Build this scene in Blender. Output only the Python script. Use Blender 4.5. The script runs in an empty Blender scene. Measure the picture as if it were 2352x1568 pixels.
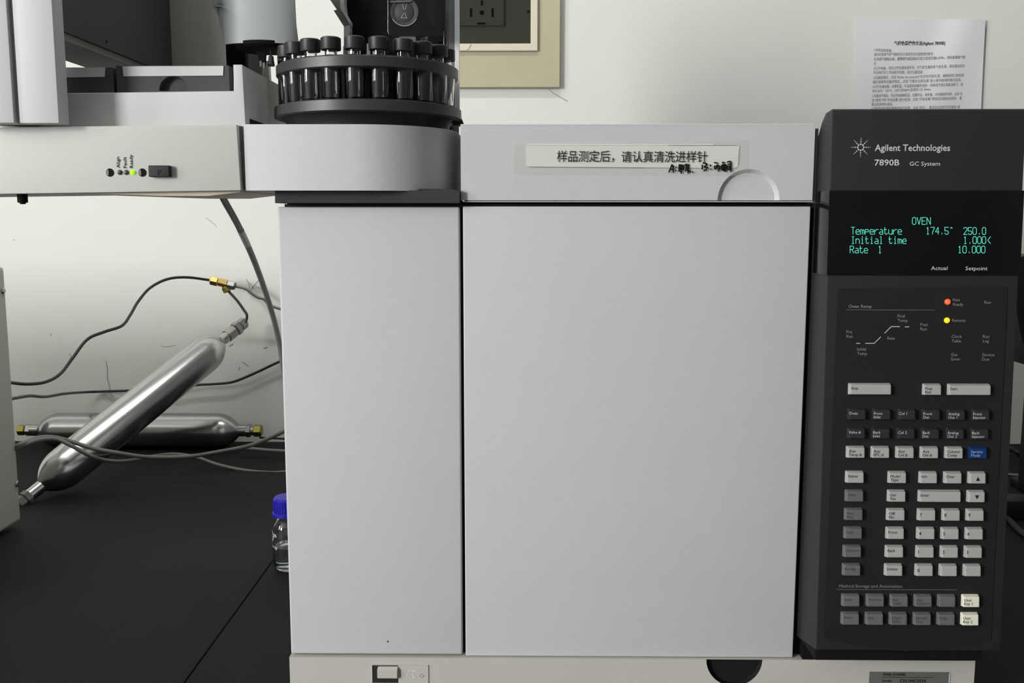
import bpy, bmesh, math, random
from mathutils import Vector, Matrix
random.seed(7)
R = math.radians
scene = bpy.context.scene
COL = scene.collection

# ------------------------------------------------------------------ camera
# world: bench top z=0, instrument front y=0 (camera side is -y), metres
CAM = Vector((0.0, -0.786, 0.42))
F_PX, PITCH, YAW, ROLL = 2200.0, 0.1291, -0.0113, 0.0003
fwd = Vector((math.sin(YAW)*math.cos(PITCH), math.cos(YAW)*math.cos(PITCH), -math.sin(PITCH)))
rgt = Vector((math.cos(YAW), -math.sin(YAW), 0.0))
upv = rgt.cross(fwd)
cam_d = bpy.data.cameras.new('camera')
cam_d.sensor_width = 36.0
cam_d.lens = 36.0*F_PX/2352.0
cam_d.clip_start = 0.05
cam = bpy.data.objects.new('camera', cam_d)
COL.objects.link(cam)
m3 = Matrix((rgt, upv, -fwd)).transposed()
cam.matrix_world = Matrix.Translation(CAM) @ m3.to_4x4() @ Matrix.Rotation(ROLL, 4, 'Z')
scene.camera = cam

# ------------------------------------------------------------------ light, exposure
scene.view_settings.view_transform = 'Standard'
scene.view_settings.look = 'None'
scene.view_settings.gamma = 1.0
scene.view_settings.use_curve_mapping = False
scene.view_settings.exposure = 0.0
world = bpy.data.worlds.new('world')
scene.world = world
world.use_nodes = True
bg = world.node_tree.nodes['Background']
bg.inputs[0].default_value = (0.75, 0.85, 1.0, 1)
bg.inputs[1].default_value = 1.0

def area_light(name, loc, target, sx, sy, power, col):
    d = bpy.data.lights.new(name, 'AREA')
    d.shape = 'RECTANGLE'; d.size = sx; d.size_y = sy
    d.energy = power; d.color = col
    o = bpy.data.objects.new(name, d); COL.objects.link(o)
    o.location = loc
    o.rotation_euler = (Vector(target)-Vector(loc)).to_track_quat('-Z', 'Y').to_euler()
    return o
WINS = [(-1.50, 1.1, 0.5, 1.4), (-3.05, 1.1, 0.85, 1.4)]     # (y, z, width, height) of the windows in the left wall
area_light('window_daylight', (-3.36, -1.50, 1.1), (-0.3, -0.35, 0.5), 0.5, 1.4, 38, (1.0, 0.998, 0.98))
area_light('window_daylight', (-3.36, -3.05, 1.1), (0.7, 0.4, 0.45), 0.85, 1.4, 200, (1.0, 0.998, 0.98))
area_light('ceiling_lamp_light', (-0.25, 0.10, 1.93), (-0.25, 0.10, 0), 1.3, 0.10, 12, (0.96, 0.98, 1.0))

# ------------------------------------------------------------------ pixel -> world helpers (measuring the photograph)
def ray(px, py):
    return fwd*F_PX + rgt*(px-1176.0) + upv*(784.0-py)
def at(px, py, y):
    d = ray(px, py)
    return CAM + d*((y-CAM.y)/d.y)
def atz(px, py, z):
    d = ray(px, py)
    return CAM + d*((z-CAM.z)/d.z)
def hit(px, py, o, n):
    d = ray(px, py)
    return CAM + d*((o-CAM).dot(n)/d.dot(n))

# ------------------------------------------------------------------ materials
def lin(c):
    return tuple((v/12.92 if v <= 0.04045 else ((v+0.055)/1.055)**2.4) for v in (x/255.0 for x in c))
MATS = {}
def mat(name, rgb, rough=0.5, metal=0.0, bump=0.0, scale=800.0, var=0.0, vscale=6.0, spec=0.5, emit=None, estr=0.0,
        trans=0.0, ior=1.45, stretch=None, coat=0.0):
    m = bpy.data.materials.new(name); m.use_nodes = True
    nt = m.node_tree; b = nt.nodes['Principled BSDF']
    c = lin(rgb)
    b.inputs['Base Color'].default_value = (*c, 1)
    b.inputs['Roughness'].default_value = rough
    b.inputs['Metallic'].default_value = metal
    b.inputs['Specular IOR Level'].default_value = spec
    b.inputs['IOR'].default_value = ior
    b.inputs['Transmission Weight'].default_value = trans
    b.inputs['Coat Weight'].default_value = coat
    if emit:
        b.inputs['Emission Color'].default_value = (*lin(emit), 1)
        b.inputs['Emission Strength'].default_value = estr
    tc = nt.nodes.new('ShaderNodeTexCoord')
    if var > 0:
        n = nt.nodes.new('ShaderNodeTexNoise'); n.inputs['Scale'].default_value = vscale; n.inputs['Detail'].default_value = 6
        nt.links.new(tc.outputs['Object'], n.inputs['Vector'])
        r = nt.nodes.new('ShaderNodeMapRange')
        r.inputs['From Min'].default_value = 0.3; r.inputs['From Max'].default_value = 0.7
        r.inputs['To Min'].default_value = 1-var; r.inputs['To Max'].default_value = 1+var
        nt.links.new(n.outputs['Fac'], r.inputs['Value'])
        mx = nt.nodes.new('ShaderNodeVectorMath'); mx.operation = 'SCALE'
        mx.inputs[0].default_value = c
        nt.links.new(r.outputs['Result'], mx.inputs['Scale'])
        nt.links.new(mx.outputs['Vector'], b.inputs['Base Color'])
    if bump > 0:
        n = nt.nodes.new('ShaderNodeTexNoise'); n.inputs['Scale'].default_value = scale; n.inputs['Detail'].default_value = 2
        if stretch:
            mp = nt.nodes.new('ShaderNodeMapping'); mp.inputs['Scale'].default_value = stretch
            nt.links.new(tc.outputs['Object'], mp.inputs['Vector']); nt.links.new(mp.outputs['Vector'], n.inputs['Vector'])
        else:
            nt.links.new(tc.outputs['Object'], n.inputs['Vector'])
        bn = nt.nodes.new('ShaderNodeBump'); bn.inputs['Strength'].default_value = bump; bn.inputs['Distance'].default_value = 0.0006
        nt.links.new(n.outputs['Fac'], bn.inputs['Height'])
        nt.links.new(bn.outputs['Normal'], b.inputs['Normal'])
    MATS[name] = m
    return m
M = dict(
    wall=mat('wall_paint', (220, 220, 214), 0.85, bump=0.25, scale=60, var=0.015, vscale=3),
    ceiling=mat('ceiling_paint', (225, 225, 220), 0.9),
    roomwall=mat('room_wall_paint', (120, 121, 122), 0.9, var=0.02),
    floor=mat('floor_vinyl', (84, 84, 84), 0.6, var=0.08, vscale=4),
    bench=mat('bench_resin', (25, 25, 26), 0.7, bump=0.35, scale=900, var=0.06, vscale=9, spec=0.18),
    seam=mat('bench_seam', (18, 18, 18), 0.9),
    gcwhite=mat('grey_white_plastic', (190, 190, 192), 0.55, bump=0.22, scale=1600, var=0.012, vscale=14, spec=0.35),
    gcbase=mat('cream_base_plastic', (186, 184, 177), 0.55, bump=0.2, scale=1500, var=0.035, vscale=10, spec=0.35),
    traywhite=mat('warm_white_plastic', (197, 198, 192), 0.5, bump=0.12, scale=1400, spec=0.35),
    bedwhite=mat('cool_white_plastic', (199, 199, 200), 0.45, bump=0.1, scale=1400, spec=0.4),
    coverwhite=mat('blue_grey_plastic', (176, 181, 181), 0.4, bump=0.06, scale=1400, spec=0.4),
    beige=mat('beige_underside', (196, 186, 168), 0.7, var=0.1, vscale=30),
    chassis=mat('black_chassis', (24, 25, 25), 0.6, spec=0.3),
    bracket=mat('charcoal_bracket', (52, 52, 53), 0.6, bump=0.15, scale=1200, spec=0.3),
    console=mat('charcoal_console', (35, 37, 37), 0.5, bump=0.3, scale=1700, spec=0.35),
    inset=mat('keypad_inset_plastic', (28, 31, 31), 0.6, bump=0.3, scale=1700, spec=0.3),
    glassblk=mat('display_black_gloss', (14, 16, 17), 0.12, spec=0.4),
    keygrey=mat('light_grey_key', (166, 166, 164), 0.5, bump=0.1, spec=0.4),
    keymid=mat('mid_grey_key', (98, 101, 101), 0.55, bump=0.1, spec=0.3),
    keydark=mat('dark_key', (43, 46, 46), 0.55, bump=0.1, spec=0.3),
    keyblue=mat('blue_key', (20, 50, 104), 0.5, spec=0.3),
    keycream=mat('cream_key', (226, 224, 206), 0.45, spec=0.4),
    inkdark=mat('dark_ink', (34, 34, 36), 0.7, spec=0.2),
    inkmid=mat('mid_ink', (70, 72, 73), 0.7, spec=0.2),
    inkblue=mat('blue_grey_ink', (62, 64, 96), 0.7, spec=0.2),
    inklight=mat('light_ink', (196, 198, 198), 0.6, spec=0.2),
    inkgrey=mat('grey_ink', (130, 132, 132), 0.6, spec=0.2),
    inkbluekey=mat('pale_blue_ink', (150, 176, 205), 0.6, spec=0.2),
    vfd=mat('teal_display_glow', (20, 40, 38), 0.5, emit=(96, 225, 196), estr=1.15),
    red=mat('red_lamp_glow', (200, 60, 40), 0.3, emit=(255, 70, 40), estr=2.2),
    redcore=mat('red_lamp_core', (250, 190, 140), 0.3, emit=(255, 210, 150), estr=1.6),
    yellow=mat('yellow_lamp_glow', (200, 150, 20), 0.3, emit=(250, 185, 30), estr=1.3),
    green=mat('green_lamp_glow', (140, 190, 20), 0.3, emit=(165, 225, 20), estr=0.9),
    lampoff=mat('grey_lamp_lens', (92, 94, 94), 0.15, spec=0.7),
    black=mat('black_plastic', (27, 27, 28), 0.42, bump=0.05, spec=0.4),
    blackm=mat('matte_black', (15, 15, 16), 0.8, spec=0.2),
    turret=mat('charcoal_turret', (58, 57, 58), 0.4, bump=0.03, scale=1200, spec=0.45),
    cap=mat('black_cap', (42, 42, 43), 0.45, bump=0.1, scale=900, spec=0.4),
    greyp=mat('grey_plastic', (120, 121, 118), 0.5, spec=0.3),
    darkgrey=mat('dark_grey_panel', (66, 70, 69), 0.6, bump=0.1, spec=0.25),
    rack=mat('rack_charcoal', (66, 68, 68), 0.6, bump=0.1, spec=0.3),
    steel=mat('brushed_steel', (190, 190, 190), 0.22, metal=1.0, bump=0.05, scale=900, var=0.03, vscale=30),
    chrome=mat('bright_chrome', (215, 215, 215), 0.12, metal=1.0),
    steelfit=mat('dull_steel_fitting', (170, 168, 165), 0.3, metal=1.0),
    brass=mat('polished_brass', (236, 200, 128), 0.25, metal=1.0, var=0.06, vscale=60),
    brassold=mat('dull_brass', (168, 158, 84), 0.4, metal=1.0, var=0.1, vscale=60),
    tubeblack=mat('black_tube', (38, 40, 40), 0.45),
    tubegrey=mat('grey_metal_tube', (128, 126, 122), 0.4, metal=0.6),
    cable=mat('grey_cable', (118, 116, 112), 0.55, var=0.04, vscale=40),
    hose=mat('dark_grey_hose', (104, 105, 102), 0.5, var=0.05, vscale=60),
    tapeband=mat('clear_band', (150, 151, 146), 0.3),
    cabinet=mat('beige_metal', (176, 176, 166), 0.55, bump=0.2, scale=1400, var=0.02),
    cream=mat('cream_outlet_frame', (180, 174, 146), 0.6, bump=0.15, scale=150, var=0.04, vscale=20),
    creaml=mat('pale_cream_trim', (214, 205, 184), 0.5, var=0.03),
    socket=mat('grey_green_socket', (188, 196, 184), 0.5),
    bottlecap=mat('blue_screw_cap', (30, 24, 150), 0.4, spec=0.4),
    white=mat('white_print', (225, 225, 225), 0.6),
    paper=mat('white_paper', (222, 223, 226), 0.8, bump=0.1, scale=400),
    paperink=mat('grey_print', (112, 113, 114), 0.8),
    titleink=mat('title_print', (72, 73, 74), 0.8),
    strip=mat('cream_paper_strip', (212, 213, 207), 0.6),
    ink=mat('black_ink', (24, 24, 24), 0.6),
    marker=mat('black_marker', (16, 16, 15), 0.5),
    foil=mat('silver_label', (120, 120, 114), 0.45, metal=0.3),
    scuff=mat('grey_scuff', (158, 158, 154), 0.9),
    backdark=mat('recess_dark', (30, 30, 30), 0.8),
    lamp=mat('lamp_diffuser', (240, 240, 236), 0.5, emit=(255, 250, 240), estr=2.0),
)
def shader_mat(name, kind, col, rough=0.02, fac=0.1):
    m = bpy.data.materials.new(name); m.use_nodes = True
    nt = m.node_tree; nt.nodes.clear()
    out = nt.nodes.new('ShaderNodeOutputMaterial')
    if kind == 'glass':
        g = nt.nodes.new('ShaderNodeBsdfGlass'); g.inputs['Color'].default_value = (*col, 1)
        g.inputs['Roughness'].default_value = rough; g.inputs['IOR'].default_value = 1.47
        nt.links.new(g.outputs[0], out.inputs[0])
    else:
        t = nt.nodes.new('ShaderNodeBsdfTransparent'); t.inputs['Color'].default_value = (*col, 1)
        g = nt.nodes.new('ShaderNodeBsdfGlossy'); g.inputs['Roughness'].default_value = rough
        mx = nt.nodes.new('ShaderNodeMixShader')
        fr = nt.nodes.new('ShaderNodeFresnel'); fr.inputs['IOR'].default_value = 1.45
        mt = nt.nodes.new('ShaderNodeMath'); mt.operation = 'MULTIPLY_ADD'
        mt.inputs[1].default_value = 0.6; mt.inputs[2].default_value = fac
        nt.links.new(fr.outputs[0], mt.inputs[0]); nt.links.new(mt.outputs[0], mx.inputs[0])
        nt.links.new(t.outputs[0], mx.inputs[1]); nt.links.new(g.outputs[0], mx.inputs[2])
        nt.links.new(mx.outputs[0], out.inputs[0])
    return m
M['glass'] = shader_mat('clear_glass', 'glass', (0.97, 0.98, 0.98))
M['liquid'] = shader_mat('clear_liquid', 'glass', (0.95, 0.96, 0.97))
M['tint'] = shader_mat('tinted_cover', 'thin', (0.58, 0.57, 0.55), 0.08, 0.02)
M['clear'] = shader_mat('clear_plastic', 'thin', (0.80, 0.82, 0.81), 0.05, 0.03)
M['smoke'] = shader_mat('smoke_plastic', 'thin', (0.62, 0.66, 0.66), 0.15, 0.03)
M['tape'] = mat('clear_tape', (205, 205, 186), 0.35)
M['tape'].node_tree.nodes['Principled BSDF'].inputs['Alpha'].default_value = 0.12
M['winglass'] = shader_mat('window_glass', 'thin', (0.98, 0.98, 0.98), 0.02, 0.0)

# ------------------------------------------------------------------ mesh helpers
def new_obj(name, bm, mats, parent=None, smooth=False, **props):
    me = bpy.data.meshes.new(name)
    bmesh.ops.recalc_face_normals(bm, faces=bm.faces)
    bm.to_mesh(me); bm.free()
    if not isinstance(mats, (list, tuple)): mats = [mats]
    for m in mats: me.materials.append(m)
    if smooth:
        for p in me.polygons: p.use_smooth = True
        try: me.set_sharp_from_angle(angle=R(38))
        except Exception: pass
    o = bpy.data.objects.new(name, me); COL.objects.link(o)
    if parent is not None:
        o.parent = parent
        w = parent.location.copy()
        p = parent.parent
        while p is not None:
            w += p.location; p = p.parent
        o.location = -w
    for k, v in props.items(): o[k] = v
    return o
def thing(name, label, cat, loc, group=None):
    o = bpy.data.objects.new(name, None); COL.objects.link(o)
    o.location = loc; o['label'] = label; o['category'] = cat
    o.empty_display_size = 0.02
    if group: o['group'] = group
    return o
def tag(o, label, cat, group=None):
    o['label'] = label; o['category'] = cat
    if group: o['group'] = group
    return o
def struct(o):
    o['kind'] = 'structure'; return o
def origin_to(o, p):
    """move a mesh object's origin without moving its shape"""
    p = Vector(p); d = p-o.location
    o.data.transform(Matrix.Translation(-d)); o.location = p
    return o

def box(bm, x0, x1, y0, y1, z0, z1, bev=0.0, seg=2, mi=0):
    r = bmesh.ops.create_cube(bm, size=1.0)
    vs = r['verts']
    sx, sy, sz = x1-x0, y1-y0, z1-z0
    for v in vs:
        v.co = Vector((x0+(v.co.x+.5)*sx, y0+(v.co.y+.5)*sy, z0+(v.co.z+.5)*sz))
    fs = set(f for v in vs for f in v.link_faces)
    for f in fs: f.material_index = mi
    if bev > 0:
        es = list(set(e for v in vs for e in v.link_edges))
        bev = min(bev, 0.45*min(abs(sx), abs(sy), abs(sz)))
        g = bmesh.ops.bevel(bm, geom=es, offset=bev, segments=seg, profile=0.6, affect='EDGES')
        for f in g['faces']: f.material_index = mi
def prism(bm, pts, d, mi=0, bev=0.0):
    """extrude polygon pts (world Vectors) by vector d"""
    d = Vector(d)
    a = [bm.verts.new(p) for p in pts]
    b = [bm.verts.new(Vector(p)+d) for p in pts]
    fs = [bm.faces.new(a), bm.faces.new(list(reversed(b)))]
    n = len(a)
    for i in range(n):
        j = (i+1) % n
        fs.append(bm.faces.new((a[j], a[i], b[i], b[j])))
    for f in fs: f.material_index = mi
    if bev > 0:
        es = list(set(e for v in a for e in v.link_edges))
        g = bmesh.ops.bevel(bm, geom=es, offset=bev, segments=2, profile=0.6, affect='EDGES')
        for f in g['faces']: f.material_index = mi
    return fs
def poly(bm, pts, mi=0):
    f = bm.faces.new([bm.verts.new(p) for p in pts]); f.material_index = mi; return f
def lathe(bm, prof, base, axis, n=32, mi=0, closed=False, a0=0.0, a1=2*math.pi):
    """prof: list of (r, h) along axis starting at base"""
    ax = Vector(axis).normalized(); base = Vector(base)
    t = Vector((0, 0, 1)) if abs(ax.z) < 0.9 else Vector((1, 0, 0))
    u = ax.cross(t).normalized(); w = ax.cross(u)
    full = abs(a1-a0-2*math.pi) < 1e-6
    cnt = n if full else n+1
    rings = []
    for r, h in prof:
        if r <= 1e-7:
            rings.append([bm.verts.new(base+ax*h)])
        else:
            rings.append([bm.verts.new(base+ax*h+(u*math.cos(a0+(a1-a0)*i/n)+w*math.sin(a0+(a1-a0)*i/n))*r) for i in range(cnt)])
    pairs = list(zip(rings[:-1], rings[1:]))
    if closed: pairs.append((rings[-1], rings[0]))
    for A, B in pairs:
        for i in range(n):
            j = (i+1) % cnt
            if len(A) == 1 and len(B) == 1: continue
            if len(A) == 1: f = bm.faces.new((A[0], B[i], B[j]))
            elif len(B) == 1: f = bm.faces.new((A[i], B[0], A[j]))
            else: f = bm.faces.new((A[i], B[i], B[j], A[j]))
            f.material_index = mi
def smooth_path(pts, sub=6):
    P = [Vector(p) for p in pts]
    if len(P) < 3: return P
    out = []
    Q = [P[0]*2-P[1]]+P+[P[-1]*2-P[-2]]
    for i in range(1, len(Q)-2):
        a, b, c, d = Q[i-1], Q[i], Q[i+1], Q[i+2]
        for k in range(sub):
            t = k/sub
            out.append(0.5*((2*b)+(c-a)*t+(2*a-5*b+4*c-d)*t*t+(3*b-a-3*c+d)*t**3))
    out.append(P[-1])
    return out
def tube(bm, pts, r, n=10, mi=0, sub=6, cap=True):
    P = smooth_path(pts, sub)
    rr = r if isinstance(r, (list, tuple)) else None
    u = None; rings = []
    for i, p in enumerate(P):
        t = (P[min(i+1, len(P)-1)]-P[max(i-1, 0)]).normalized()
        if u is None:
            u = t.cross(Vector((0, 0, 1)) if abs(t.z) < 0.9 else Vector((1, 0, 0))).normalized()
        else:
            u = (u-t*u.dot(t)).normalized()
        w = t.cross(u)
        rad = r if rr is None else rr[0]+(rr[1]-rr[0])*i/(len(P)-1)
        rings.append([bm.verts.new(p+(u*math.cos(2*math.pi*k/n)+w*math.sin(2*math.pi*k/n))*rad) for k in range(n)])
    for A, B in zip(rings[:-1], rings[1:]):
        for k in range(n):
            f = bm.faces.new((A[k], A[(k+1) % n], B[(k+1) % n], B[k])); f.material_index = mi
    if cap:
        bm.faces.new(rings[0]).material_index = mi; bm.faces.new(list(reversed(rings[-1]))).material_index = mi
def disc_pts(c, ux, uz, r, n=20, a0=0.0, a1=2*math.pi):
    c = Vector(c)
    m = n if abs(a1-a0-2*math.pi) < 1e-6 else n+1
    return [c+ux*(r*math.cos(a0+(a1-a0)*i/n))+uz*(r*math.sin(a0+(a1-a0)*i/n)) for i in range(m)]
X = Vector((1, 0, 0)); Y = Vector((0, 1, 0)); Z = Vector((0, 0, 1))
def ribbon(bm, pts, w, nrm, mi=0, lift=0.0):
    """flat stroke along pts (world) of width w on a surface with outward normal nrm"""
    pts = [Vector(p)+nrm*lift for p in pts]
    for a, b in zip(pts[:-1], pts[1:]):
        d = (b-a)
        if d.length < 1e-9: continue
        d.normalize(); s = nrm.cross(d)*(w/2); e = d*(w*0.35)
        f = bm.faces.new([bm.verts.new(q) for q in (a-e-s, b+e-s, b+e+s, a-e+s)]); f.material_index = mi

# text as mesh polygons
_tc = {}
def text_geo(s, bold=0.0):
    key = (s, bold)
    if key in _tc: return _tc[key]
    c = bpy.data.curves.new('t', 'FONT'); c.body = s; c.resolution_u = 2; c.offset = bold
    o = bpy.data.objects.new('t', c); COL.objects.link(o)
    dg = bpy.context.evaluated_depsgraph_get(); dg.update()
    me = bpy.data.meshes.new_from_object(o.evaluated_get(dg))
    vs = [(v.co.x, v.co.y) for v in me.vertices]
    fs = [tuple(p.vertices) for p in me.polygons]
    bpy.data.objects.remove(o); bpy.data.curves.remove(c); bpy.data.meshes.remove(me)
    _tc[key] = (vs, fs)
    return _tc[key]
def put_text(bm, s, o, ux, uy, width=None, cap=None, bold=0.0, mi=0, slant=0.0):
    """text with left end of baseline at o; ux, uy unit directions; total width and cap height in metres"""
    if 'M' in s: bold = 0.0
    vs, fs = text_geo(s, bold)
    if not vs: return
    x0 = min(v[0] for v in vs); x1 = max(v[0] for v in vs)
    CAP = 0.73
    sy = cap/CAP
    sx = sy if width is None else width/(x1-x0)
    bv = [bm.verts.new(o+ux*((v[0]-x0)*sx+slant*v[1]*sy)+uy*(v[1]*sy)) for v in vs]
    for f in fs:
        try:
            q = bm.faces.new([bv[i] for i in f]); q.material_index = mi
        except ValueError: pass

# ------------------------------------------------------------------ room
WY = 0.977          # back wall plane
XL, XR, YF, ZC, ZF = -3.4, 2.3, -4.0, 2.0, -0.8
bm = bmesh.new(); box(bm, XL-.1, XR+.1, WY, WY+.1, ZF, ZC)
wall_back = struct(new_obj('wall_back', bm, M['wall']))
bm = bmesh.new(); box(bm, XR, XR+.1, YF, WY, ZF, ZC); struct(new_obj('wall_right', bm, M['roomwall']))
bm = bmesh.new(); box(bm, XL-.1, XR+.1, YF-.1, YF, ZF, ZC); struct(new_obj('wall_front', bm, M['roomwall']))
bm = bmesh.new(); box(bm, XL-.1, XR+.1, YF-.1, WY+.1, ZF-.1, ZF); struct(new_obj('floor', bm, M['floor']))
bm = bmesh.new(); box(bm, XL-.1, XR+.1, YF-.1, WY+.1, ZC, ZC+.1); struct(new_obj('ceiling', bm, M['ceiling']))
bm = bmesh.new()   # left wall with its window openings
yprev = YF
for wy, wz, ww, wh in sorted(WINS):
    box(bm, XL-.1, XL, yprev, wy-ww/2, ZF, ZC); yprev = wy+ww/2
    box(bm, XL-.1, XL, wy-ww/2, wy+ww/2, ZF, wz-wh/2); box(bm, XL-.1, XL, wy-ww/2, wy+ww/2, wz+wh/2, ZC)
box(bm, XL-.1, XL, yprev, WY, ZF, ZC)
struct(new_obj('wall_left', bm, M['roomwall']))
for k, (wy, wz, ww, wh) in enumerate(WINS):
    y0, y1, z0, z1 = wy-ww/2, wy+ww/2, wz-wh/2, wz+wh/2
    bm = bmesh.new()
    for a, b, c, d in ((y0, y0+.03, z0, z1), (y1-.03, y1, z0, z1), (y0+.03, y1-.03, z0, z0+.03), (y0+.03, y1-.03, z1-.03, z1)):
        box(bm, XL-.08, XL-.03, a, b, c, d, 0.004)
    win = struct(new_obj('window_%d' % (k+1), bm, M['ceiling']))
    bm = bmesh.new(); box(bm, XL-.06, XL-.055, y0+.03, y1-.03, z0+.03, z1-.03); new_obj('pane', bm, M['winglass'], win)
bm = bmesh.new(); box(bm, -0.95, .45, .02, .18, 1.945, 2.0, 0.006)
lt = tag(new_obj('ceiling_light', bm, M['ceiling']), 'long white ceiling light above the bench, out of the picture', 'light')
bm = bmesh.new(); box(bm, -0.92, .42, .04, .16, 1.938, 1.945); new_obj('diffuser', bm, M['lamp'], lt)

# scuffs on the back wall
def scuff(pts, w=1.3):
    bm = bmesh.new()
    P = [at(x, y, WY-0.0006) for x, y in pts]
    ribbon(bm, P, w/1250.0, -Y)
    new_obj('scuff_mark', bm, M['scuff'], wall_back)
scuff([(243, 830), (247, 850), (246, 868), (251, 885), (254, 906), (260, 911)], 1.6)
scuff([(565, 641), (571, 650), (573, 662)]); scuff([(574, 650), (583, 663)]); scuff([(574, 667), (584, 655), (593, 644)])
scuff([(585, 658), (592, 659), (600, 662)], 1.2); scuff([(369, 791), (376, 796), (386, 796), (404, 793)], 1.0)
scuff([(527, 795), (535, 790)], 2); scuff([(606, 800), (613, 797)], 3); scuff([(548, 850), (551, 843)], 2); scuff([(557, 832), (565, 836), (570, 841)], 1.6)
scuff([(1260, 205), (1272, 215), (1285, 222), (1303, 232)], 1.4)
scuff([(160, 812), (163, 820), (158, 828)], 1.2); scuff([(116, 765), (117, 772)], 1.0); scuff([(31, 550), (33, 552)], 1.6)
scuff([(472, 500), (484, 508), (497, 520)], 0.8)

# ------------------------------------------------------------------ bench: two black worktop slabs with a joint running in depth
xs = (atz(440, 1545, 0).x+atz(625, 1290, 0).x)/2
bench = thing('lab_bench', 'matte black laboratory bench top with a joint running towards the wall', 'bench', (0, 0.3, 0))
bm = bmesh.new(); box(bm, XL+.02, xs-0.0008, -0.22, WY-.001, -0.03, 0, 0.001); new_obj('worktop_slab', bm, M['bench'], bench)
bm = bmesh.new(); box(bm, xs+0.0008, XR-.02, -0.22, WY-.001, -0.03, 0, 0.001); new_obj('worktop_slab', bm, M['bench'], bench)
bm = bmesh.new(); box(bm, xs-0.0008, xs+0.0008, -0.21, WY-.001, -0.03, -0.002); new_obj('joint_filler', bm, M['seam'], bench)
bm = bmesh.new(); box(bm, XL+.05, XR-.05, -0.15, WY-.02, ZF, -0.03, 0.003); new_obj('bench_cabinet', bm, M['cabinet'], bench)

# ------------------------------------------------------------------ gas chromatograph
GC = thing('gas_chromatograph', 'light grey gas chromatograph with oven door and dark keypad console', 'lab instrument', (0.08, 0.27, 0))
xL, xG, xR_ = -0.2003, -0.0502, 0.2332
zT, zB = 0.4286, 0.0448
gw = 0.0013                                     # half of the slit between the two doors
X_end = at(2235, 1540, 0).x
z_base = at(1100, 1511, -0.003).z
z_cov0, z_cov1 = at(1460, 464, -0.004).z, at(1460, 288, -0.004).z
cx0, cx1 = at(1058, 375, -0.004).x, at(1872, 375, -0.004).x
bm = bmesh.new(); box(bm, xL+.003, X_end-.002, 0.016, 0.49, 0.012, zT-.004, 0.003)
new_obj('body_housing', bm, M['gcwhite'], GC)
bm = bmesh.new(); box(bm, xL+.004, X_end-.004, 0.0085, 0.016, 0.012, zT+.002); box(bm, cx0+.004, cx1+.006, 0.016, 0.4, zT-.004, z_cov0+.004)
box(bm, cx0+.002, cx1+.004, 0.010, 0.016, z_cov0, z_cov1-.003)
new_obj('inner_chassis', bm, M['chassis'], GC)
for fx in (xL+.04, X_end-.04):
    for fy in (0.05, 0.48):
        bm = bmesh.new(); lathe(bm, [(0, 0), (.014, 0), (.014, .012), (0, .012)], (fx, fy, 0), Z, 20); new_obj('foot', bm, M['blackm'], GC)
bm = bmesh.new(); box(bm, xL, xG-gw, 0, 0.0085, zB, zT-.0004, 0.0018, 3); new_obj('side_panel', bm, M['gcwhite'], GC, smooth=True, label='narrow light grey left front panel')
bm = bmesh.new(); box(bm, xG+gw, xR_, 0, 0.0085, zB-.001, zT, 0.0011, 3); new_obj('oven_door', bm, M['gcwhite'], GC, smooth=True, label='wide light grey oven door')
bm = bmesh.new()
c = at(891, 1473, -0.0002)
poly(bm, disc_pts(c, X, Z, 0.0008, 10)); new_obj('dirt_speck', bm, M['inkmid'], GC)

def notched_panel(bm, x0, x1, z0, z1, y, depth, ncx, nr, at_top, rim, rec, mi_f=0, mi_r=0, ndeep=0.0):
    """front panel with a half-round finger recess at its lower (or upper) edge"""
    n = 28
    ze = z1 if at_top else z0
    sgn = -1 if at_top else 1
    arc = [Vector((ncx+nr*math.cos(math.pi*i/n), y, ze+sgn*nr*math.sin(math.pi*i/n))) for i in range(n+1)]   # right -> left
    # front face split in strips so that it stays planar and convex
    for i in range(n):
        a, b = arc[i], arc[i+1]
        zo = z0 if at_top else z1
        poly(bm, [a, b, Vector((b.x, y, zo)), Vector((a.x, y, zo))], mi_f)
    poly(bm, [Vector((x0, y, z0)), Vector((ncx-nr, y, z0)), Vector((ncx-nr, y, z1)), Vector((x0, y, z1))], mi_f)
    poly(bm, [Vector((ncx+nr, y, z0)), Vector((x1, y, z0)), Vector((x1, y, z1)), Vector((ncx+nr, y, z1))], mi_f)
    # rim wall then sloping floor
    r2 = nr-rim
    arc2 = [Vector((ncx+r2*math.cos(math.pi*i/n), y+rec, ze+sgn*r2*math.sin(math.pi*i/n))) for i in range(n+1)]
    for i in range(n):
        poly(bm, [arc[i], arc[i+1], arc2[i+1], arc2[i]], mi_r)
    poly(bm, arc2, mi_r)
    # sides, top, bottom, back
    A = [Vector((x0, y, z0)), Vector((x1, y, z0)), Vector((x1, y, z1)), Vector((x0, y, z1))]
    for i in range(4):
        p, q = A[i], A[(i+1) % 4]
        poly(bm, [p, q, q+Y*depth, p+Y*depth], mi_f)
    poly(bm, [p+Y*depth for p in A], mi_f)
bm = bmesh.new()
nc = at(1719, 459, -0.004)
z_lip = at(1460, 460, -0.004).z
notched_panel(bm, cx0, at(1869, 375, -0.004).x, z_lip, z_cov1, -0.004, 0.014, nc.x, 70*0.782/2200, False, 0.0030, 0.0035)
bmesh.ops.remove_doubles(bm, verts=bm.verts, dist=1e-6)
cover = new_obj('top_cover', bm, M['gcwhite'], GC, label='light grey top cover with a half-round finger recess')
bm = bmesh.new(); box(bm, cx0+.0015, at(1870, 400, -.004).x, -0.0036, 0.010, z_cov0, z_lip-.0006, 0.0005); new_obj('cover_lip', bm, M['gcwhite'], cover)
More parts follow.
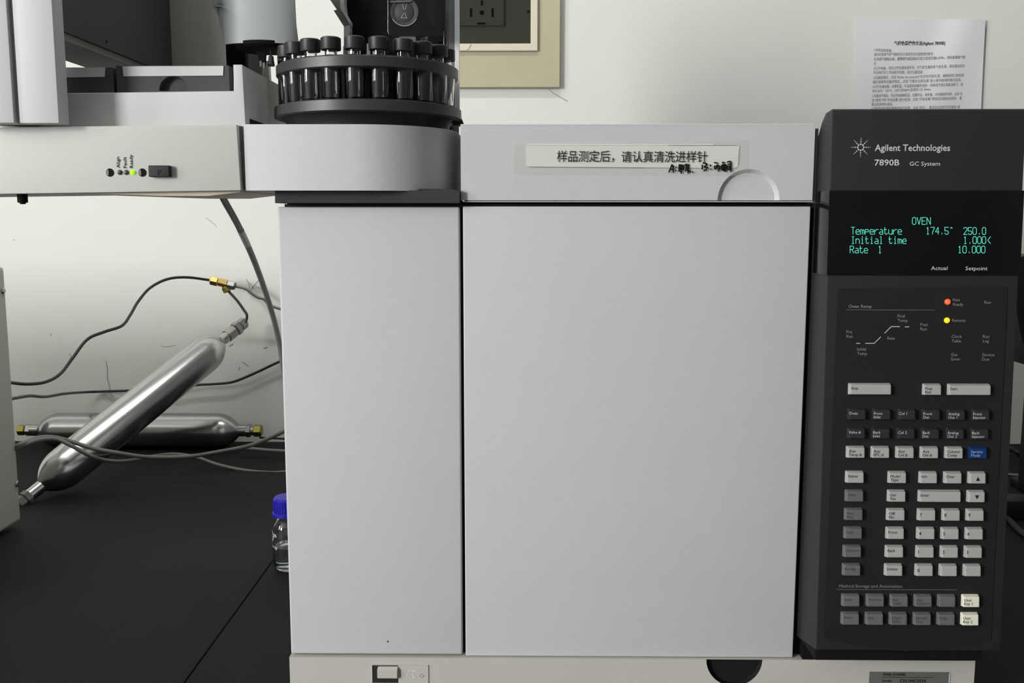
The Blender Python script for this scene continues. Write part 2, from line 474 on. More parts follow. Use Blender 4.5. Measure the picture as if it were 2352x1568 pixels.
bm = bmesh.new(); box(bm, cx0, at(1871, 290, -.004).x, -0.0042, 0.4, z_cov1-.0002, z_cov1+.0012, 0.0006); new_obj('cover_edge', bm, M['gcwhite'], cover)
bm = bmesh.new(); box(bm, at(1869.5, 375, 0).x, at(1877, 375, 0).x, 0.0, 0.4, z_cov0-.001, z_cov1-.002, 0.0005); new_obj('cover_side_trim', bm, M['greyp'], cover)

# base with switch and serial plate
bm = bmesh.new()
nb = at(1687, 1512, -0.003)
notched_panel(bm, xL-.0008, X_end, 0.012, z_base, -0.003, 0.012, nb.x, 66*0.80/2200, True, 0.0012, 0.0045, 0, 1)
bmesh.ops.remove_doubles(bm, verts=bm.verts, dist=1e-6)
base = new_obj('base_panel', bm, [M['gcbase'], M['chassis']], GC, label='cream plastic base strip with a dark half-round notch')
def pxbox(bm, x0, y0_, x1, y1_, yf, yb, bev=0.0, mi=0, seg=2):
    a = at(x0, y1_, yf); b = at(x1, y0_, yf)
    box(bm, a.x, b.x, yf, yb, a.z, b.z, bev, seg, mi)
bm = bmesh.new()   # switch well drawn as raised plate with recessed pocket
ys = -0.0030
a = at(856, 1567, ys); b = at(983, 1527, ys); w0 = at(915, 1540, ys).x
box(bm, a.x, w0, ys-.0003, ys-.0001, a.z, b.z, mi=1)
box(bm, w0, b.x, ys-.0005, ys-.0001, a.z, b.z, 0.0001)
t = 0.0004
for q in ((a.x-t, b.x+t, b.z, b.z+t), (a.x-t, b.x+t, a.z-t, a.z), (b.x, b.x+t, a.z, b.z), (a.x-t, a.x, a.z, b.z)):
    box(bm, q[0], q[1], ys-.0007, ys-.0001, q[2], q[3])
plate = new_obj('switch_plate', bm, [M['gcbase'], M['backdark']], base)
bm = bmesh.new()
def pv(x, y): return at(x, y, ys-.0007)
for pts in ([(967.3, 1538), (967.3, 1541.5)], [(939, 1541.5), (943, 1541.5), (945, 1538.5), (951, 1538.5), (955, 1541.5)],
            [(940, 1555.5), (944, 1555.5), (944, 1551), (951, 1551), (955, 1555.5)], [(946, 1541.8), (953, 1541.8)], [(946, 1555.5), (952, 1555.5)]):
    ribbon(bm, [pv(*p) for p in pts], 0.0005, -Y)
ribbon(bm, disc_pts(pv(968.5, 1552), X, Z, 0.0015, 14)+[pv(968.5, 1552)+X*.0015], 0.0005, -Y)
new_obj('power_symbols', bm, M['keycream'], base)
bm = bmesh.new()
a = at(867, 1557, -0.006); b = at(913, 1538, -0.006); c2 = at(915, 1531, ys)
vs = [Vector((a.x, ys-.0003, a.z-.0004)), Vector((b.x+.0006, ys-.0003, a.z-.0004)), Vector((b.x+.0006, ys-.0003, b.z+.0022)), Vector((a.x+.0003, ys-.0003, b.z+.0022))]
ft = [Vector((a.x, -.0066, a.z)), Vector((b.x, -.0066, a.z)), Vector((b.x, -.0066, b.z)), Vector((a.x, -.0066, b.z))]
V1 = [bm.verts.new(v) for v in vs]; V2 = [bm.verts.new(v) for v in ft]
bm.faces.new(V1); bm.faces.new(list(reversed(V2)))
for i in range(4): bm.faces.new((V1[i], V1[(i+1) % 4], V2[(i+1) % 4], V2[i]))
bmesh.ops.bevel(bm, geom=list(bm.edges), offset=0.0004, segments=2, affect='EDGES')
new_obj('power_button', bm, M['gcbase'], base)
bm = bmesh.new()
yl = -0.0034
a = at(1996, 1568, yl); b = at(2181, 1543, yl)
box(bm, a.x, b.x, yl, -0.003, a.z-.006, b.z, 0.0001)
box(bm, b.x, b.x+.0006, yl-.0003, -0.003, a.z-.006, b.z-.0008, mi=2)
def line_text(bm, s, x0, x1, yb, cap_px, y, bold=0.0, mi=0, ux=X, uy=Z, **k):
    o = at(x0, yb, y); w = (at(x1, yb, y)-o).length
    cap = (at(x0, yb-cap_px, y)-o).length
    put_text(bm, s, o, ux, uy, w, cap, bold, mi, **k)
line_text(bm, '7890B (G3440B)', 2027, 2080, 1551, 6.2, yl-.0002, 0.012, 1)
ribbon(bm, [at(2027, 1554.5, yl), at(2143, 1555.2, yl)], 0.0004, -Y, 1, 0.0002)
line_text(bm, 'Serial#', 2026, 2048, 1565, 5.5, yl-.0002, 0.01, 1)
line_text(bm, 'CN14453034', 2067, 2126, 1566.5, 8, yl-.0002, 0.012, 1)
new_obj('serial_label', bm, [M['foil'], M['inkdark'], M['white']], base, label='dark silver serial number label')

# ---- control console
yt, yb_ = -0.034, -0.050
zt = at(2100, 249, yt).z; zbm = at(1879, 1492, yb_).z
PO = Vector((0, yt, zt)); UP = (Vector((0, yt, zt))-Vector((0, yb_, zbm))).normalized()
NRM = Vector((0, -UP.z, UP.y))                      # outward (towards the camera)
if NRM.y > 0: NRM = -NRM
def pan(px, py, off=0.0): return hit(px, py, PO+NRM*off, NRM)
cxl = pan(1907, 437).x; cxr = pan(2348, 437).x
bm = bmesh.new()
zc_b = at(1838, 1463, 0.0).z
prof = [Vector((cxl, yt, zt-.0012)), Vector((cxl, yt+.0015, zt)), Vector((cxl, yt+.017, zt-.0015)), Vector((cxl, yt+.027, zt-.008)), Vector((cxl, yt+.031, zt-.016)),
        Vector((cxl, 0.003, zt-.022)), Vector((cxl, 0.46, zt-.022)), Vector((cxl, 0.46, zc_b)), Vector((cxl, 0.0, zc_b)), Vector((cxl, yb_, zbm))]
prism(bm, prof, (cxr-cxl, 0, 0), bev=0.0009)
console = new_obj('console_housing', bm, M['console'], GC, smooth=True, label='charcoal control console housing')
bm = bmesh.new()
zf = at(2000, 1516, yb_+.004).z
box(bm, cxl+.0005, cxr-.012, yb_+.004, 0.4, zf, zbm+.004, 0.001)
box(bm, cxl+.004, X_end-.003, -.002, 0.40, z_base-.004, zf+.002)
new_obj('console_foot', bm, M['blackm'], GC)
bm = bmesh.new()
put_text(bm, 'Agilent Technologies', pan(2009, 346.2, .0003), X, UP, (pan(2182, 346, 0)-pan(2009, 346, 0)).length, (pan(2009, 331, 0)-pan(2009, 346.5, 0)).length, 0.014)
put_text(bm, '7890B', pan(2008.5, 379.5, .0003), X, UP, (pan(2065.5, 380, 0)-pan(2008.5, 380, 0)).length, (pan(2009, 365.3, 0)-pan(2009, 379.5, 0)).length, 0.014)
put_text(bm, 'GC System', pan(2089, 380, .0003), X, UP, (pan(2159, 380, 0)-pan(2089, 380, 0)).length, (pan(2009, 370.3, 0)-pan(2009, 380, 0)).length, 0.006)
lc = pan(1976.8, 338, .0003)
pxm = (pan(2077, 338)-pan(1977, 338)).length/100
for k in range(8):
    a = k*math.pi/4
    for rr, sz in ((7.1, 2.15), (12.6, 1.65), (17.4, 1.3), (21.4, 0.95)):
        poly(bm, disc_pts(lc+X*(rr*pxm*math.cos(a))+UP*(rr*pxm*math.sin(a)), X, UP, sz*pxm, 10))
new_obj('brand_lettering', bm, M['inklight'], console, label='light grey printed starburst mark and lettering')

# display window wraps round the left edge
bm = bmesh.new()
d0 = 0.0010
pz0, pz1 = pan(2100, 632), pan(2100, 437)
def zy(p, off): return Vector((0, p.y, p.z))+NRM*off
A = [zy(pz0, d0), zy(pz1, d0), Vector((0, -0.003, pz1.z)), Vector((0, -0.003, pz0.z))]
prism(bm, [p+X*(cxl-.0010) for p in A], (cxr-cxl+.0020, 0, 0), bev=0.0007)
display = new_obj('display_window', bm, M['glassblk'], GC, smooth=True, label='glossy black display window with teal characters')
GL = {
 'O': ['10,30,41,45,36,16,05,01,10'], 'V': ['06,20,46'], 'E': ['46,06,00,40', '03,33'], 'N': ['00,06,40,46'], 'T': ['06,46', '26,20'],
 'e': ['02,42,43,34,14,03,01,10,40'], 'm': ['00,04,14,23,34,43,40', '23,20'], 'p': ['00,04,34,43,32,02'], 'r': ['00,04', '02,24,44'],
 'a': ['14,34,43,40,10,01,12,42'], 't': ['16,11,20,30,41', '04,34'], 'u': ['04,01,10,30,41', '44,40'], 'I': ['16,36', '26,20', '10,30'],
 'n': ['00,04', '03,14,34,43,40'], 'i': ['10,30', '20,24,14', '25,26'], 'l': ['16,26,20', '10,30'], 'R': ['00,06,36,45,44,33,03', '23,40'],
 '1': ['15,26,20', '10,30'], '7': ['06,46,45,22,20'], '4': ['30,36,02,42'], '.': ['20,21', '21,20'], '5': ['46,06,03,33,42,41,30,10,01'],
 '^': ['15,26,35'], '2': ['05,16,36,45,44,00,40'], '0': ['10,30,41,45,36,16,05,01,10'], '<': ['46,13,40'],
}
bm = bmesh.new()
def vfd(s, x0, yb2, pitch=10.75, cw=8.2, chh=16.0):
    for i, ch in enumerate(s):
        if ch == ' ': continue
        for st in GL[ch]:
            P = []
            for q in st.split(','):
                gx, gy = int(q[0]), int(q[1])
                P.append(pan(x0+i*pitch+gx*cw/4, yb2-gy*chh/6, d0+.0002))
            ribbon(bm, P, 1.2*pxm, NRM)
vfd('OVEN', 2095.5, 515, 11.1); vfd('Temperature', 1955, 537.5); vfd('174.5', 2127, 537.5); vfd('^', 2181, 537.5); vfd('250.0', 2213, 538)
vfd('Initial time', 1955, 559); vfd('1.000<', 2213, 559); vfd('Rate', 1952.5, 580.5); vfd('1', 2017, 580.5); vfd('10.000', 2200.5, 580.5)
new_obj('display_characters', bm, M['vfd'], display)
bm = bmesh.new()
def ptxt(bm, s, x0, x1, yb2, cap_px, off, bold=0.004, mi=0, w=None):
    o = pan(x0, yb2, off); cap = (pan(x0, yb2-cap_px, off)-o).length
    put_text(bm, s, o, X, UP, None if x1 is None else (pan(x1, yb2, off)-o).length, cap, bold, mi)
ptxt(bm, 'Actual', 2138, 2176, 619.5, 9, d0+.0002); ptxt(bm, 'Setpoint', 2217.5, 2268, 620, 9, d0+.0002)
new_obj('display_captions', bm, M['inklight'], display)

# keypad inset plate with bowed bottom
bm = bmesh.new()
off = 0.0006
out = []
tl, tr = (1925, 662), (2315, 658)
br, bl = (2276, 1470), (1892, 1466)
pts = [tl]
for i in range(13):
    t = i/12; x = bl[0]+(br[0]-bl[0])*t
    y = bl[1]+(br[1]-bl[1])*t + 26*math.sin(math.pi*t)
    pts.append((x, y))
pts += [tr]
P = [pan(x, y, off) for x, y in pts]
xm0 = P[0].x; xm1 = P[-1].x
for i, p in enumerate(P): pass
prism(bm, P, -NRM*(off+.0008))
keypad = new_obj('keypad_panel', bm, M['inset'], GC, label='dark keypad panel with rows of keys and bowed lower edge')
bm = bmesh.new()
o2 = off+.0002
def pc(bm, s, x, yb2, cap=8.2, bold=0.0, mi=0):
    ls = s.split('|')
    for k, l in enumerate(ls): ptxt(bm, l, x, None, yb2+k*10.2, cap*0.88, o2, bold, mi)
ptxt(bm, 'Oven Ramp', 1949, 2002, 706.5, 7.5, o2, 0.012); ribbon(bm, [pan(1943, 711, o2), pan(2147, 711.5, o2)], .7*pxm, NRM)
for s, x, y in (('Pre|Run', 1944, 765), ('Initial|Temp', 1968.5, 804.5), ('Final|Temp', 2061.5, 728.5), ('Post|Run', 2114, 748), ('Rate', 2038, 779.5),
                ('Not|Ready', 2188.5, 691.5), ('Run', 2261, 697), ('Remote', 2186.5, 738.5), ('Clock|Table', 2185.5, 775.5), ('Run|Log', 2257.5, 775.5),
                ('Gas|Saver', 2184, 817), ('Service|Due', 2255.5, 817.5)):
    pc(bm, s, x, y, bold=0.004)
new_obj('panel_lettering', bm, M['inkgrey'], keypad)
bm = bmesh.new()
ptxt(bm, 'Method Storage and Automation', 1927.5, 2072, 1348.5, 7.4, o2, 0.014)
ribbon(bm, [pan(1921, 1353, o2), pan(2198, 1354, o2)], .7*pxm, NRM)
new_obj('panel_lettering', bm, M['inkgrey'], keypad)
bm = bmesh.new()
for st in ([(1967, 788), (1975, 788)], [(1988, 788), (2008, 788), (2022.5, 773.5)], [(2032, 764.5), (2047, 749.5), (2066.5, 749.5)], [(2079, 750), (2087.5, 750)]):
    ribbon(bm, [pan(x, y, o2) for x, y in st], 1.7*pxm, NRM)
new_obj('ramp_diagram', bm, M['inklight'], keypad)
for x, y, m, lb in ((2176, 692.5, M['red'], 'glowing red indicator lamp'), (2174.5, 735, M['yellow'], 'glowing yellow indicator lamp')):
    bm = bmesh.new(); r = 6.6*pxm
    lathe(bm, [(r, 0), (r, r*.3), (r*.8, r*.75), (r*.45, r), (0, r*1.08)], pan(x, y, off), NRM, 20)
    new_obj('indicator_lamp', bm, m, keypad, smooth=True, label=lb)

# keys: (x0, x1, y0, y1, text, material index kind)
KH = 0.0042
def key(x0, x1, y0, y1, text, kind):
    body = {'l': M['keygrey'], 'd': M['keydark'], 'm': M['keymid'], 'b': M['keyblue'], 'c': M['keycream']}[kind[0]]
    ink = {'l': M['inkdark'], 'd': M['inklight'], 'm': M['inkmid'], 'b': M['inkbluekey'], 'c': M['inkdark']}[kind[0]]
    if text == 'Info': ink = M['inkblue']
    tp = off+KH
    # left border from the foot of the key, right border from the raised top
    a = pan(x0, y1, off); b = pan(x1, y0, tp)
    at_ = pan(x0, y0+2.0, off)
    xl, xr = a.x, b.x
    def P3(x, ref, h): return Vector((x, ref.y, ref.z))+NRM*(h-0)
    lo = pan((x0+x1)/2, y1, tp) ; hi = pan((x0+x1)/2, y0+3.0, tp)
    lo0 = Vector((0, lo.y, lo.z))-NRM*tp; hi0 = Vector((0, hi.y, hi.z))-NRM*tp
    bmk = bmesh.new()
    lo_b = lo0-UP*0.0006; hi_b = hi0+UP*0.0012
    B = [lo_b+X*xl, lo_b+X*(xr+.0006), hi_b+X*(xr+.0006), hi_b+X*xl]
    T = [lo0+X*(xl+.0006), lo0+X*xr, hi0+X*(xr-.0003), hi0+X*(xl+.0006)]
    B = [bmk.verts.new(v+NRM*(off-.0002)) for v in B]; T = [bmk.verts.new(v+NRM*tp) for v in T]
    bmk.faces.new(list(reversed(B))); bmk.faces.new(T)
    for i in range(4): bmk.faces.new((B[i], B[(i+1) % 4], T[(i+1) % 4], T[i]))
    es = [e for e in bmk.edges if any(v in T for v in e.verts)]
    bmesh.ops.bevel(bmk, geom=es, offset=0.00075, segments=2, profile=0.6, affect='EDGES')
    bmesh.ops.recalc_face_normals(bmk, faces=bmk.faces)
    if text:
        q = tp+.00012
        if text in '^v' and len(text) == 1:
            cx = (x0+x1)/2+3.5; cy = (y0+y1)/2+1.5
            s = 5
            tri = [(cx-s, cy+s), (cx+s, cy+s), (cx, cy-s+.5)] if text == '^' else [(cx-s, cy-s), (cx, cy+s-.5), (cx+s, cy-s)]
            poly(bmk, [pan(x, y, q) for x, y in tri], 1)
        else:
            ls = text.split('|')
            big = text in list('0123456789')
            for k, l in enumerate(ls):
                cap = 8.0 if big else 6.6
                ptxt(bmk, l, x0+(5.2 if kind[0] == 'd' else 7.8), None, y0+(16.3 if big else 12.8)+k*8.2, cap, q, 0.006 if kind[0] in 'lcm' else 0.0, 1)
    me_o = new_obj('key', bmk, [body, ink], keypad)
    return me_o
def row(xs_, y0, y1, names, kinds, w=44.3):
    for x, n, k in zip(xs_, names, kinds):
        ww = w
        if isinstance(x, tuple): ww = x[1]; x = x[0]
        dy = (x-1940)*0.0055
        key(x, x+ww, y0+dy, y1+dy, n, k)
row([(1947, 101), (2117, 46), (2174, 103)], 881, 905.5, ['Stop', 'Prep|Run', 'Start'], 'lll')
row([1945, 2002, 2059.5, 2115.6, 2173, 2230], 938.8, 963, ['Oven', 'Front|Inlet', 'Col 1', 'Front|Det', 'Analog|Out 1', 'Front|Injector'], 'dddddd')
row([1944, 2000.5, 2057.6, 2114, 2171, 2227.6], 982.4, 1006.7, ['Valve #', 'Back|Inlet', 'Col 2', 'Back|Det', 'Analog|Out 2', 'Back|Injector'], 'dddddd', 44)
row([1942, 1998.5, 2055, 2111, 2167.5, 2223], 1025.6, 1051, ['Aux|Temp #', 'Aux|EPC #', 'Aux|Col #', 'Aux|Det #', 'Column|Comp', 'Service|Mode'], 'lllllb', 45.2)
row([1940, 2037.4, 2108.5, 2165, 2220.5], 1083, 1108.6, ['Status', 'Mode/|Type', 'Info', 'Clear', '^'], 'lllll', 45)
row([1939, 2036, (2106.6, 101.5), 2218.3], 1126, 1151.5, ['Time', 'On/|Yes', 'Enter', 'v'], 'mlll', 45)
row([1937.4, 2034, 2104.6, 2161, 2216], 1168.5, 1194.3, ['Post|Run', 'Off/|No', '7', '8', '9'], 'mllll', 45)
row([1936, 2032.6, 2103, 2158.5, 2214.2], 1211.4, 1237, ['Logs', 'Front', '4', '5', '6'], 'mllll', 44.8)
row([1934.2, 2031, 2101.2, 2157, 2212], 1253.6, 1279.4, ['Options', 'Back', '1', '2', '3'], 'mllll', 44.8)
row([1932.7, 2029.2, 2099.3, 2154.7, 2209.8], 1296, 1321.7, ['Config', 'Delete', '0', '.', '–'], 'mllll', 44.6)
row([1931, 1987, 2042, 2097, 2151, 2206.5], 1366.4, 1392.4, ['Load', 'Method', 'Run|Table', 'Seq|Control', '', 'User|Key 1'], 'mmmmmc', 44.6)
row([1929.7, 1985, 2040, 2095, 2149.6, 2204.5], 1407.8, 1434.5, ['Store', 'Seq', 'Clock|Table', 'Sample|Tray', 'Prog', 'User|Key 2'], 'mmmmmc', 44.6)

# ------------------------------------------------------------------ taped paper strip on the top cover
ycov = -0.004
bm = bmesh.new()
def covp(x, y, o=0.0004): return at(x, y, ycov-o)
o4 = 0.0004
prism(bm, [covp(1208, 337), covp(1208, 379), covp(1215, 383), covp(1688, 387), covp(1695, 381), covp(1698, 336), covp(1688, 333), covp(1216, 331)], Y*0.0003)
sl = new_obj('paper_strip', bm, M['strip'])
origin_to(sl, covp(1450, 385))
tag(sl, 'printed paper strip taped across the front of the grey top cover', 'label')
bm = bmesh.new()
line_text(bm, '样品测定后，', 1279, 1410, 369.5, 20.5, ycov-.0015, 0.006)
line_text(bm, '请认真清洗进样针', 1427, 1624, 370.5, 20.5, ycov-.0015, 0.006)
new_obj('printed_text', bm, M['ink'], sl)
bm = bmesh.new()
HW = [[(302, 240), (215, 455)], [(302, 240), (340, 290), (345, 460)], [(240, 375), (345, 375)], [(428, 308), (432, 310)], [(420, 410), (424, 412)],
      [(520, 250), (520, 430)], [(530, 240), (610, 250), (655, 300), (650, 370)], [(520, 300), (650, 310)], [(520, 360), (650, 370)], [(575, 250), (580, 490)], [(520, 425), (600, 425)],
      [(675, 245), (810, 240)], [(740, 215), (735, 330)], [(800, 230), (795, 340)], [(725, 290), (800, 300)], [(725, 345), (810, 345)], [(750, 380), (705, 425)], [(780, 390), (855, 450)], [(795, 370), (795, 490)], [(770, 425), (840, 425)], [(926, 455), (932, 457)],
      [(1215, 250), (1210, 365)], [(1240, 185), (1310, 195), (1350, 230), (1280, 300), (1370, 320), (1330, 380), (1265, 420)], [(1450, 245), (1456, 275)], [(1465, 372), (1471, 376)],
      [(1585, 170), (1665, 190)], [(1575, 290), (1600, 370)], [(1580, 290), (1680, 250), (1740, 290), (1730, 370), (1690, 425)], [(1660, 280), (1630, 350)], [(1660, 290), (1700, 350)],
      [(1815, 170), (1880, 172)], [(1795, 260), (1800, 380)], [(1800, 255), (1920, 240), (1915, 430)], [(1840, 220), (1835, 400)], [(1875, 225), (1875, 400)], [(1800, 320), (1915, 315)], [(1805, 370), (1915, 365)], [(1845, 410), (1905, 425)],
      [(1970, 155), (2050, 135), (2075, 180), (2070, 440)], [(1960, 285), (1965, 370)], [(1985, 225), (2050, 220)], [(1965, 290), (2040, 280), (2040, 370)], [(1970, 375), (2040, 370)]]
for st in HW: ribbon(bm, [covp(1520+x/13.07, 360+y/13.07, .0016) for x, y in st], 3.3*0.782/2200, -Y)
new_obj('handwritten_note', bm, M['marker'], sl, label='black marker handwriting over the lower right edge')
bm = bmesh.new()
poly(bm, [covp(1176, 330, .0013), covp(1176, 400, .0013), covp(1716, 404, .0013), covp(1716, 320, .0013), covp(1640, 325, .0013)])
new_obj('clear_tape', bm, M['tape'], sl, label='yellowed clear tape')
bm = bmesh.new()
prism(bm, [covp(1210, 333, .0009), covp(1640, 333, .0009), covp(1640, 330.5, .0009), covp(1210, 330.5, .0009)], Y*0.0003, 0)
ribbon(bm, [covp(1214, 383.2), covp(1480, 385)], .9*.782/2200, -Y, 1, .0006); ribbon(bm, [covp(1535, 333.2), covp(1692, 333.6)], .8*.782/2200, -Y, 1, .0006)
ribbon(bm, [covp(1480, 385), covp(1690, 386)], .5*.782/2200, -Y, 1, .0006); ribbon(bm, [covp(1698, 336), covp(1695, 378)], .7*.782/2200, -Y, 1, .0006)
new_obj('curled_edge', bm, [M['white'], M['inkmid']], sl)

# ------------------------------------------------------------------ autosampler tray unit (left, overhanging)
TR = thing('autosampler_tray', 'white autosampler tray arm with green ready lamp, overhanging on the left', 'lab instrument', at(300, 440, 0.03))
def quad_prism(bm, pxs, y, dy, mi=0, bev=0.0):
    prism(bm, [at(x, yy, y) for x, yy in pxs], (0, dy, 0), mi, bev)
bm = bmesh.new()
quad_prism(bm, [(-160, 294.5), (-160, 448), (553, 437.5), (543, 286)], -0.025, 0.09, bev=0.0008)
front = new_obj('front_panel', bm, M['traywhite'], TR, smooth=True, label='warm white front panel with indicator lamps')
ya = -0.0254
bm = bmesh.new()
for s, x, yb2, w in (('Align', 274.8, 386, 26), ('Fault', 290.5, 386, 25.5), ('Ready', 305, 386, 31)):
    o = at(x, yb2, ya); put_text(bm, s, o, Z, -X, (at(x, yb2-w, ya)-o).length, 7.6*0.751/2200, 0.012)
new_obj('lamp_captions', bm, M['inkdark'], front)
def apx(x, y): return at(x, y, -0.025)
k1 = 0.751/2200
for x, y, m, lb in ((275, 396, M['lampoff'], None), (290, 396, M['lampoff'], None), (305, 396, M['green'], 'lit green lamp')):
    bm = bmesh.new(); r = 6.1*k1
    lathe(bm, [(r, -.0005), (r, .0001), (r*.8, r*.55), (r*.45, r*.85), (0, r*.95)], apx(x, y), -Y, 20)
    o = new_obj('status_lamp', bm, m, front, smooth=True)
    if lb: o['label'] = lb
for x in (252.5, 327):
    bm = bmesh.new(); r = 9.0*k1
    lathe(bm, [(r*1.05, .0002), (r, .0004), (r*.95, .00025), (0, .00025)], apx(x, 396.5), -Y, 24)
    new_obj('screw_hole', bm, M['blackm'], front)
    bm = bmesh.new()
    c = apx(x, 396.5)
    poly(bm, disc_pts(c-Y*.0005-X*0.0009, X, Z, r*.72, 18, math.pi*.5, math.pi*1.5)); new_obj('hole_rim', bm, M['greyp'], front)
bm = bmesh.new()
a = apx(346.5, 407); b = apx(393.5, 380.5)
box(bm, a.x, b.x, -0.0300, -0.0248, a.z, b.z, 0.0010, 3)
put_text(bm, 'P', Vector((at(362, 402, -.0301).x, -0.0302, at(362, 402, -.0301).z)), X, Z, 8*k1, 12*k1, 0.02, 1)
new_obj('push_button', bm, [M['keydark'], M['inkdark']], front, smooth=True, label='dark rectangular button embossed with P')
# rounded shroud around the vial carousel
TC = at(848, 285, 0.0545)            # carousel axis
TCx, TCy = TC.x, 0.0545
Rsh = 0.0765
zs1 = at(700, 285.3, TCy-Rsh).z; zs0 = at(700, 437.5, TCy-Rsh).z
xs0 = at(562, 361, TCy-Rsh).x
bm = bmesh.new()
pts = [Vector((xs0-.0045, TCy-Rsh+.012, zs0)), Vector((xs0, TCy-Rsh+.0002, zs0)), Vector((xs0+.0004, TCy-Rsh, zs0))]
for i in range(25):
    a = -math.pi/2+math.pi/2*i/24
    pts.append(Vector((TCx+Rsh*math.cos(a), TCy+Rsh*math.sin(a), zs0)))
pts += [Vector((TCx+Rsh, 0.10, zs0)), Vector((xs0-.0045, 0.10, zs0))]
prism(bm, pts, (0, 0, zs1-zs0))
new_obj('carousel_shroud', bm, M['gcwhite'], TR, smooth=True, label='light grey shroud with rounded front corner')
bm = bmesh.new()   # slot filler between front panel and shroud
a = at(548, 440, -0.030); box(bm, a.x-.004, xs0+.002, -0.018, 0.06, zs0+.001, zs1-.001); new_obj('joint_strip', bm, M['greyp'], TR)
bm = bmesh.new()   # pale underside pan
quad_prism(bm, [(110, 444), (480, 456.5), (575, 456.5), (640, 449), (640, 425), (110, 425)], 0.10, -0.12, bev=0.0005)
new_obj('underside_pan', bm, M['beige'], TR, label='beige ribbed underside')
bm = bmesh.new()
quad_prism(bm, [(631, 436), (631, 466.5), (1056, 466.5), (1056, 437)], -0.010, 0.030, bev=0.0006)
quad_prism(bm, [(958, 436), (963, 433), (1040, 434), (1048, 438)], -0.010, 0.010)
new_obj('mounting_bracket', bm, M['bracket'], TR, label='charcoal mounting bracket')
bm = bmesh.new()
a = at(651, 475, 0.004); b = at(1056, 464, 0.004); box(bm, a.x, b.x, 0.017, 0.40, zT-.0035, b.z+.0015)
new_obj('bracket_foot', bm, M['blackm'], TR)
# tray bed with end post and side wall
bm = bmesh.new()
yb3 = -0.005
quad_prism(bm, [(-160, 218), (-160, 300), (564, 292), (556, 148.5), (535, 148.5), (538.5, 211)], yb3, 0.008, bev=0.0006)
new_obj('bed_front', bm, M['bedwhite'], TR, smooth=True, label='white bed front with raised end post')
bm = bmesh.new()
pA = at(562, 294, yb3); zpost = at(558, 149, yb3).z
zbed = at(350, 213, yb3).z
box(bm, pA.x-.0062, pA.x, yb3+.008, 0.20, pA.z, zpost-.0003); new_obj('bed_side_wall', bm, M['bedwhite'], TR)
bm = bmesh.new()
box(bm, at(-160, 250, yb3).x, pA.x-.0062, yb3+.008, 0.25, pA.z, zbed-.004, 0.0); new_obj('bed_floor', bm, M['blackm'], TR)
bm = bmesh.new()
a = at(573, 284, 0.010); box(bm, pA.x-.0003, pA.x+.0006, 0.010, 0.052, a.z-.001, a.z+.0038); new_obj('side_slot', bm, M['blackm'], TR)
# gantry upright at the far left
bm = bmesh.new()
zc0 = at(90, 283, -0.040).z; ztop = zc0+0.30
xa, xb, xc, xd = at(-70, 280, -.043).x, at(32, 284, -.043).x, at(45, 283, -.040).x, at(135, 280, -.040).x
box(bm, xa, xb, -0.043, -0.023, zc0, ztop, 0.0008); box(bm, xb-.0005, xc+.0005, -0.0365, -0.023, zc0, ztop); box(bm, xc, xd, -0.040, -0.0225, zc0, ztop, 0.0008)
new_obj('gantry_upright', bm, M['bedwhite'], TR, smooth=True, label='white gantry upright with a vertical groove')
bm = bmesh.new(); box(bm, xa+.003, xb, -0.023, -0.004, zc0+.001, zc0+.012); new_obj('upright_foot', bm, M['greyp'], TR)
# gantry beam running back, dark side face
bx = at(145, 85, -0.021).x
zb0 = at(145, 92, -0.021).z; zb1 = at(145, 72, -0.021).z
yE = 0.215
bm = bmesh.new()
box(bm, bx-.046, bx-.0015, -0.0215, yE, zb0, ztop, 0.0006); new_obj('gantry_beam', bm, M['greyp'], TR, label='grey gantry beam seen from below')
bm = bmesh.new(); box(bm, bx-.003, bx, -0.0215, yE, zb1, ztop, 0.0004); new_obj('beam_side_cover', bm, M['darkgrey'], TR, label='dark side cover of the beam')
bm = bmesh.new()
d = ray(245, 96); p = CAM+d*((bx+.0002)/d.x); poly(bm, disc_pts(p, Y, Z, 0.0016, 10)); new_obj('cover_screw', bm, M['blackm'], TR)
# round column
bm = bmesh.new()
c0, c1 = at(414, 75, yE), at(521, 150, yE)
zcol0 = pA.z
N = 20
xr0 = c1.x
pts = [Vector((bx-.002, yE, 0)), Vector((bx+.012, yE-.003, 0))]
for i in range(N+1):
    a = -math.pi/2+math.pi/2*i/N
    pts.append(Vector((xr0-.016+.016*math.cos(a), yE+.013+.016*math.sin(a), 0)))
pts += [Vector((xr0, yE+.06, 0)), Vector((bx-.002, yE+.06, 0))]
prism(bm, [p+Z*zcol0 for p in pts], (0, 0, ztop-zcol0))
new_obj('gantry_column', bm, M['traywhite'], TR, smooth=True, label='grey rounded column')
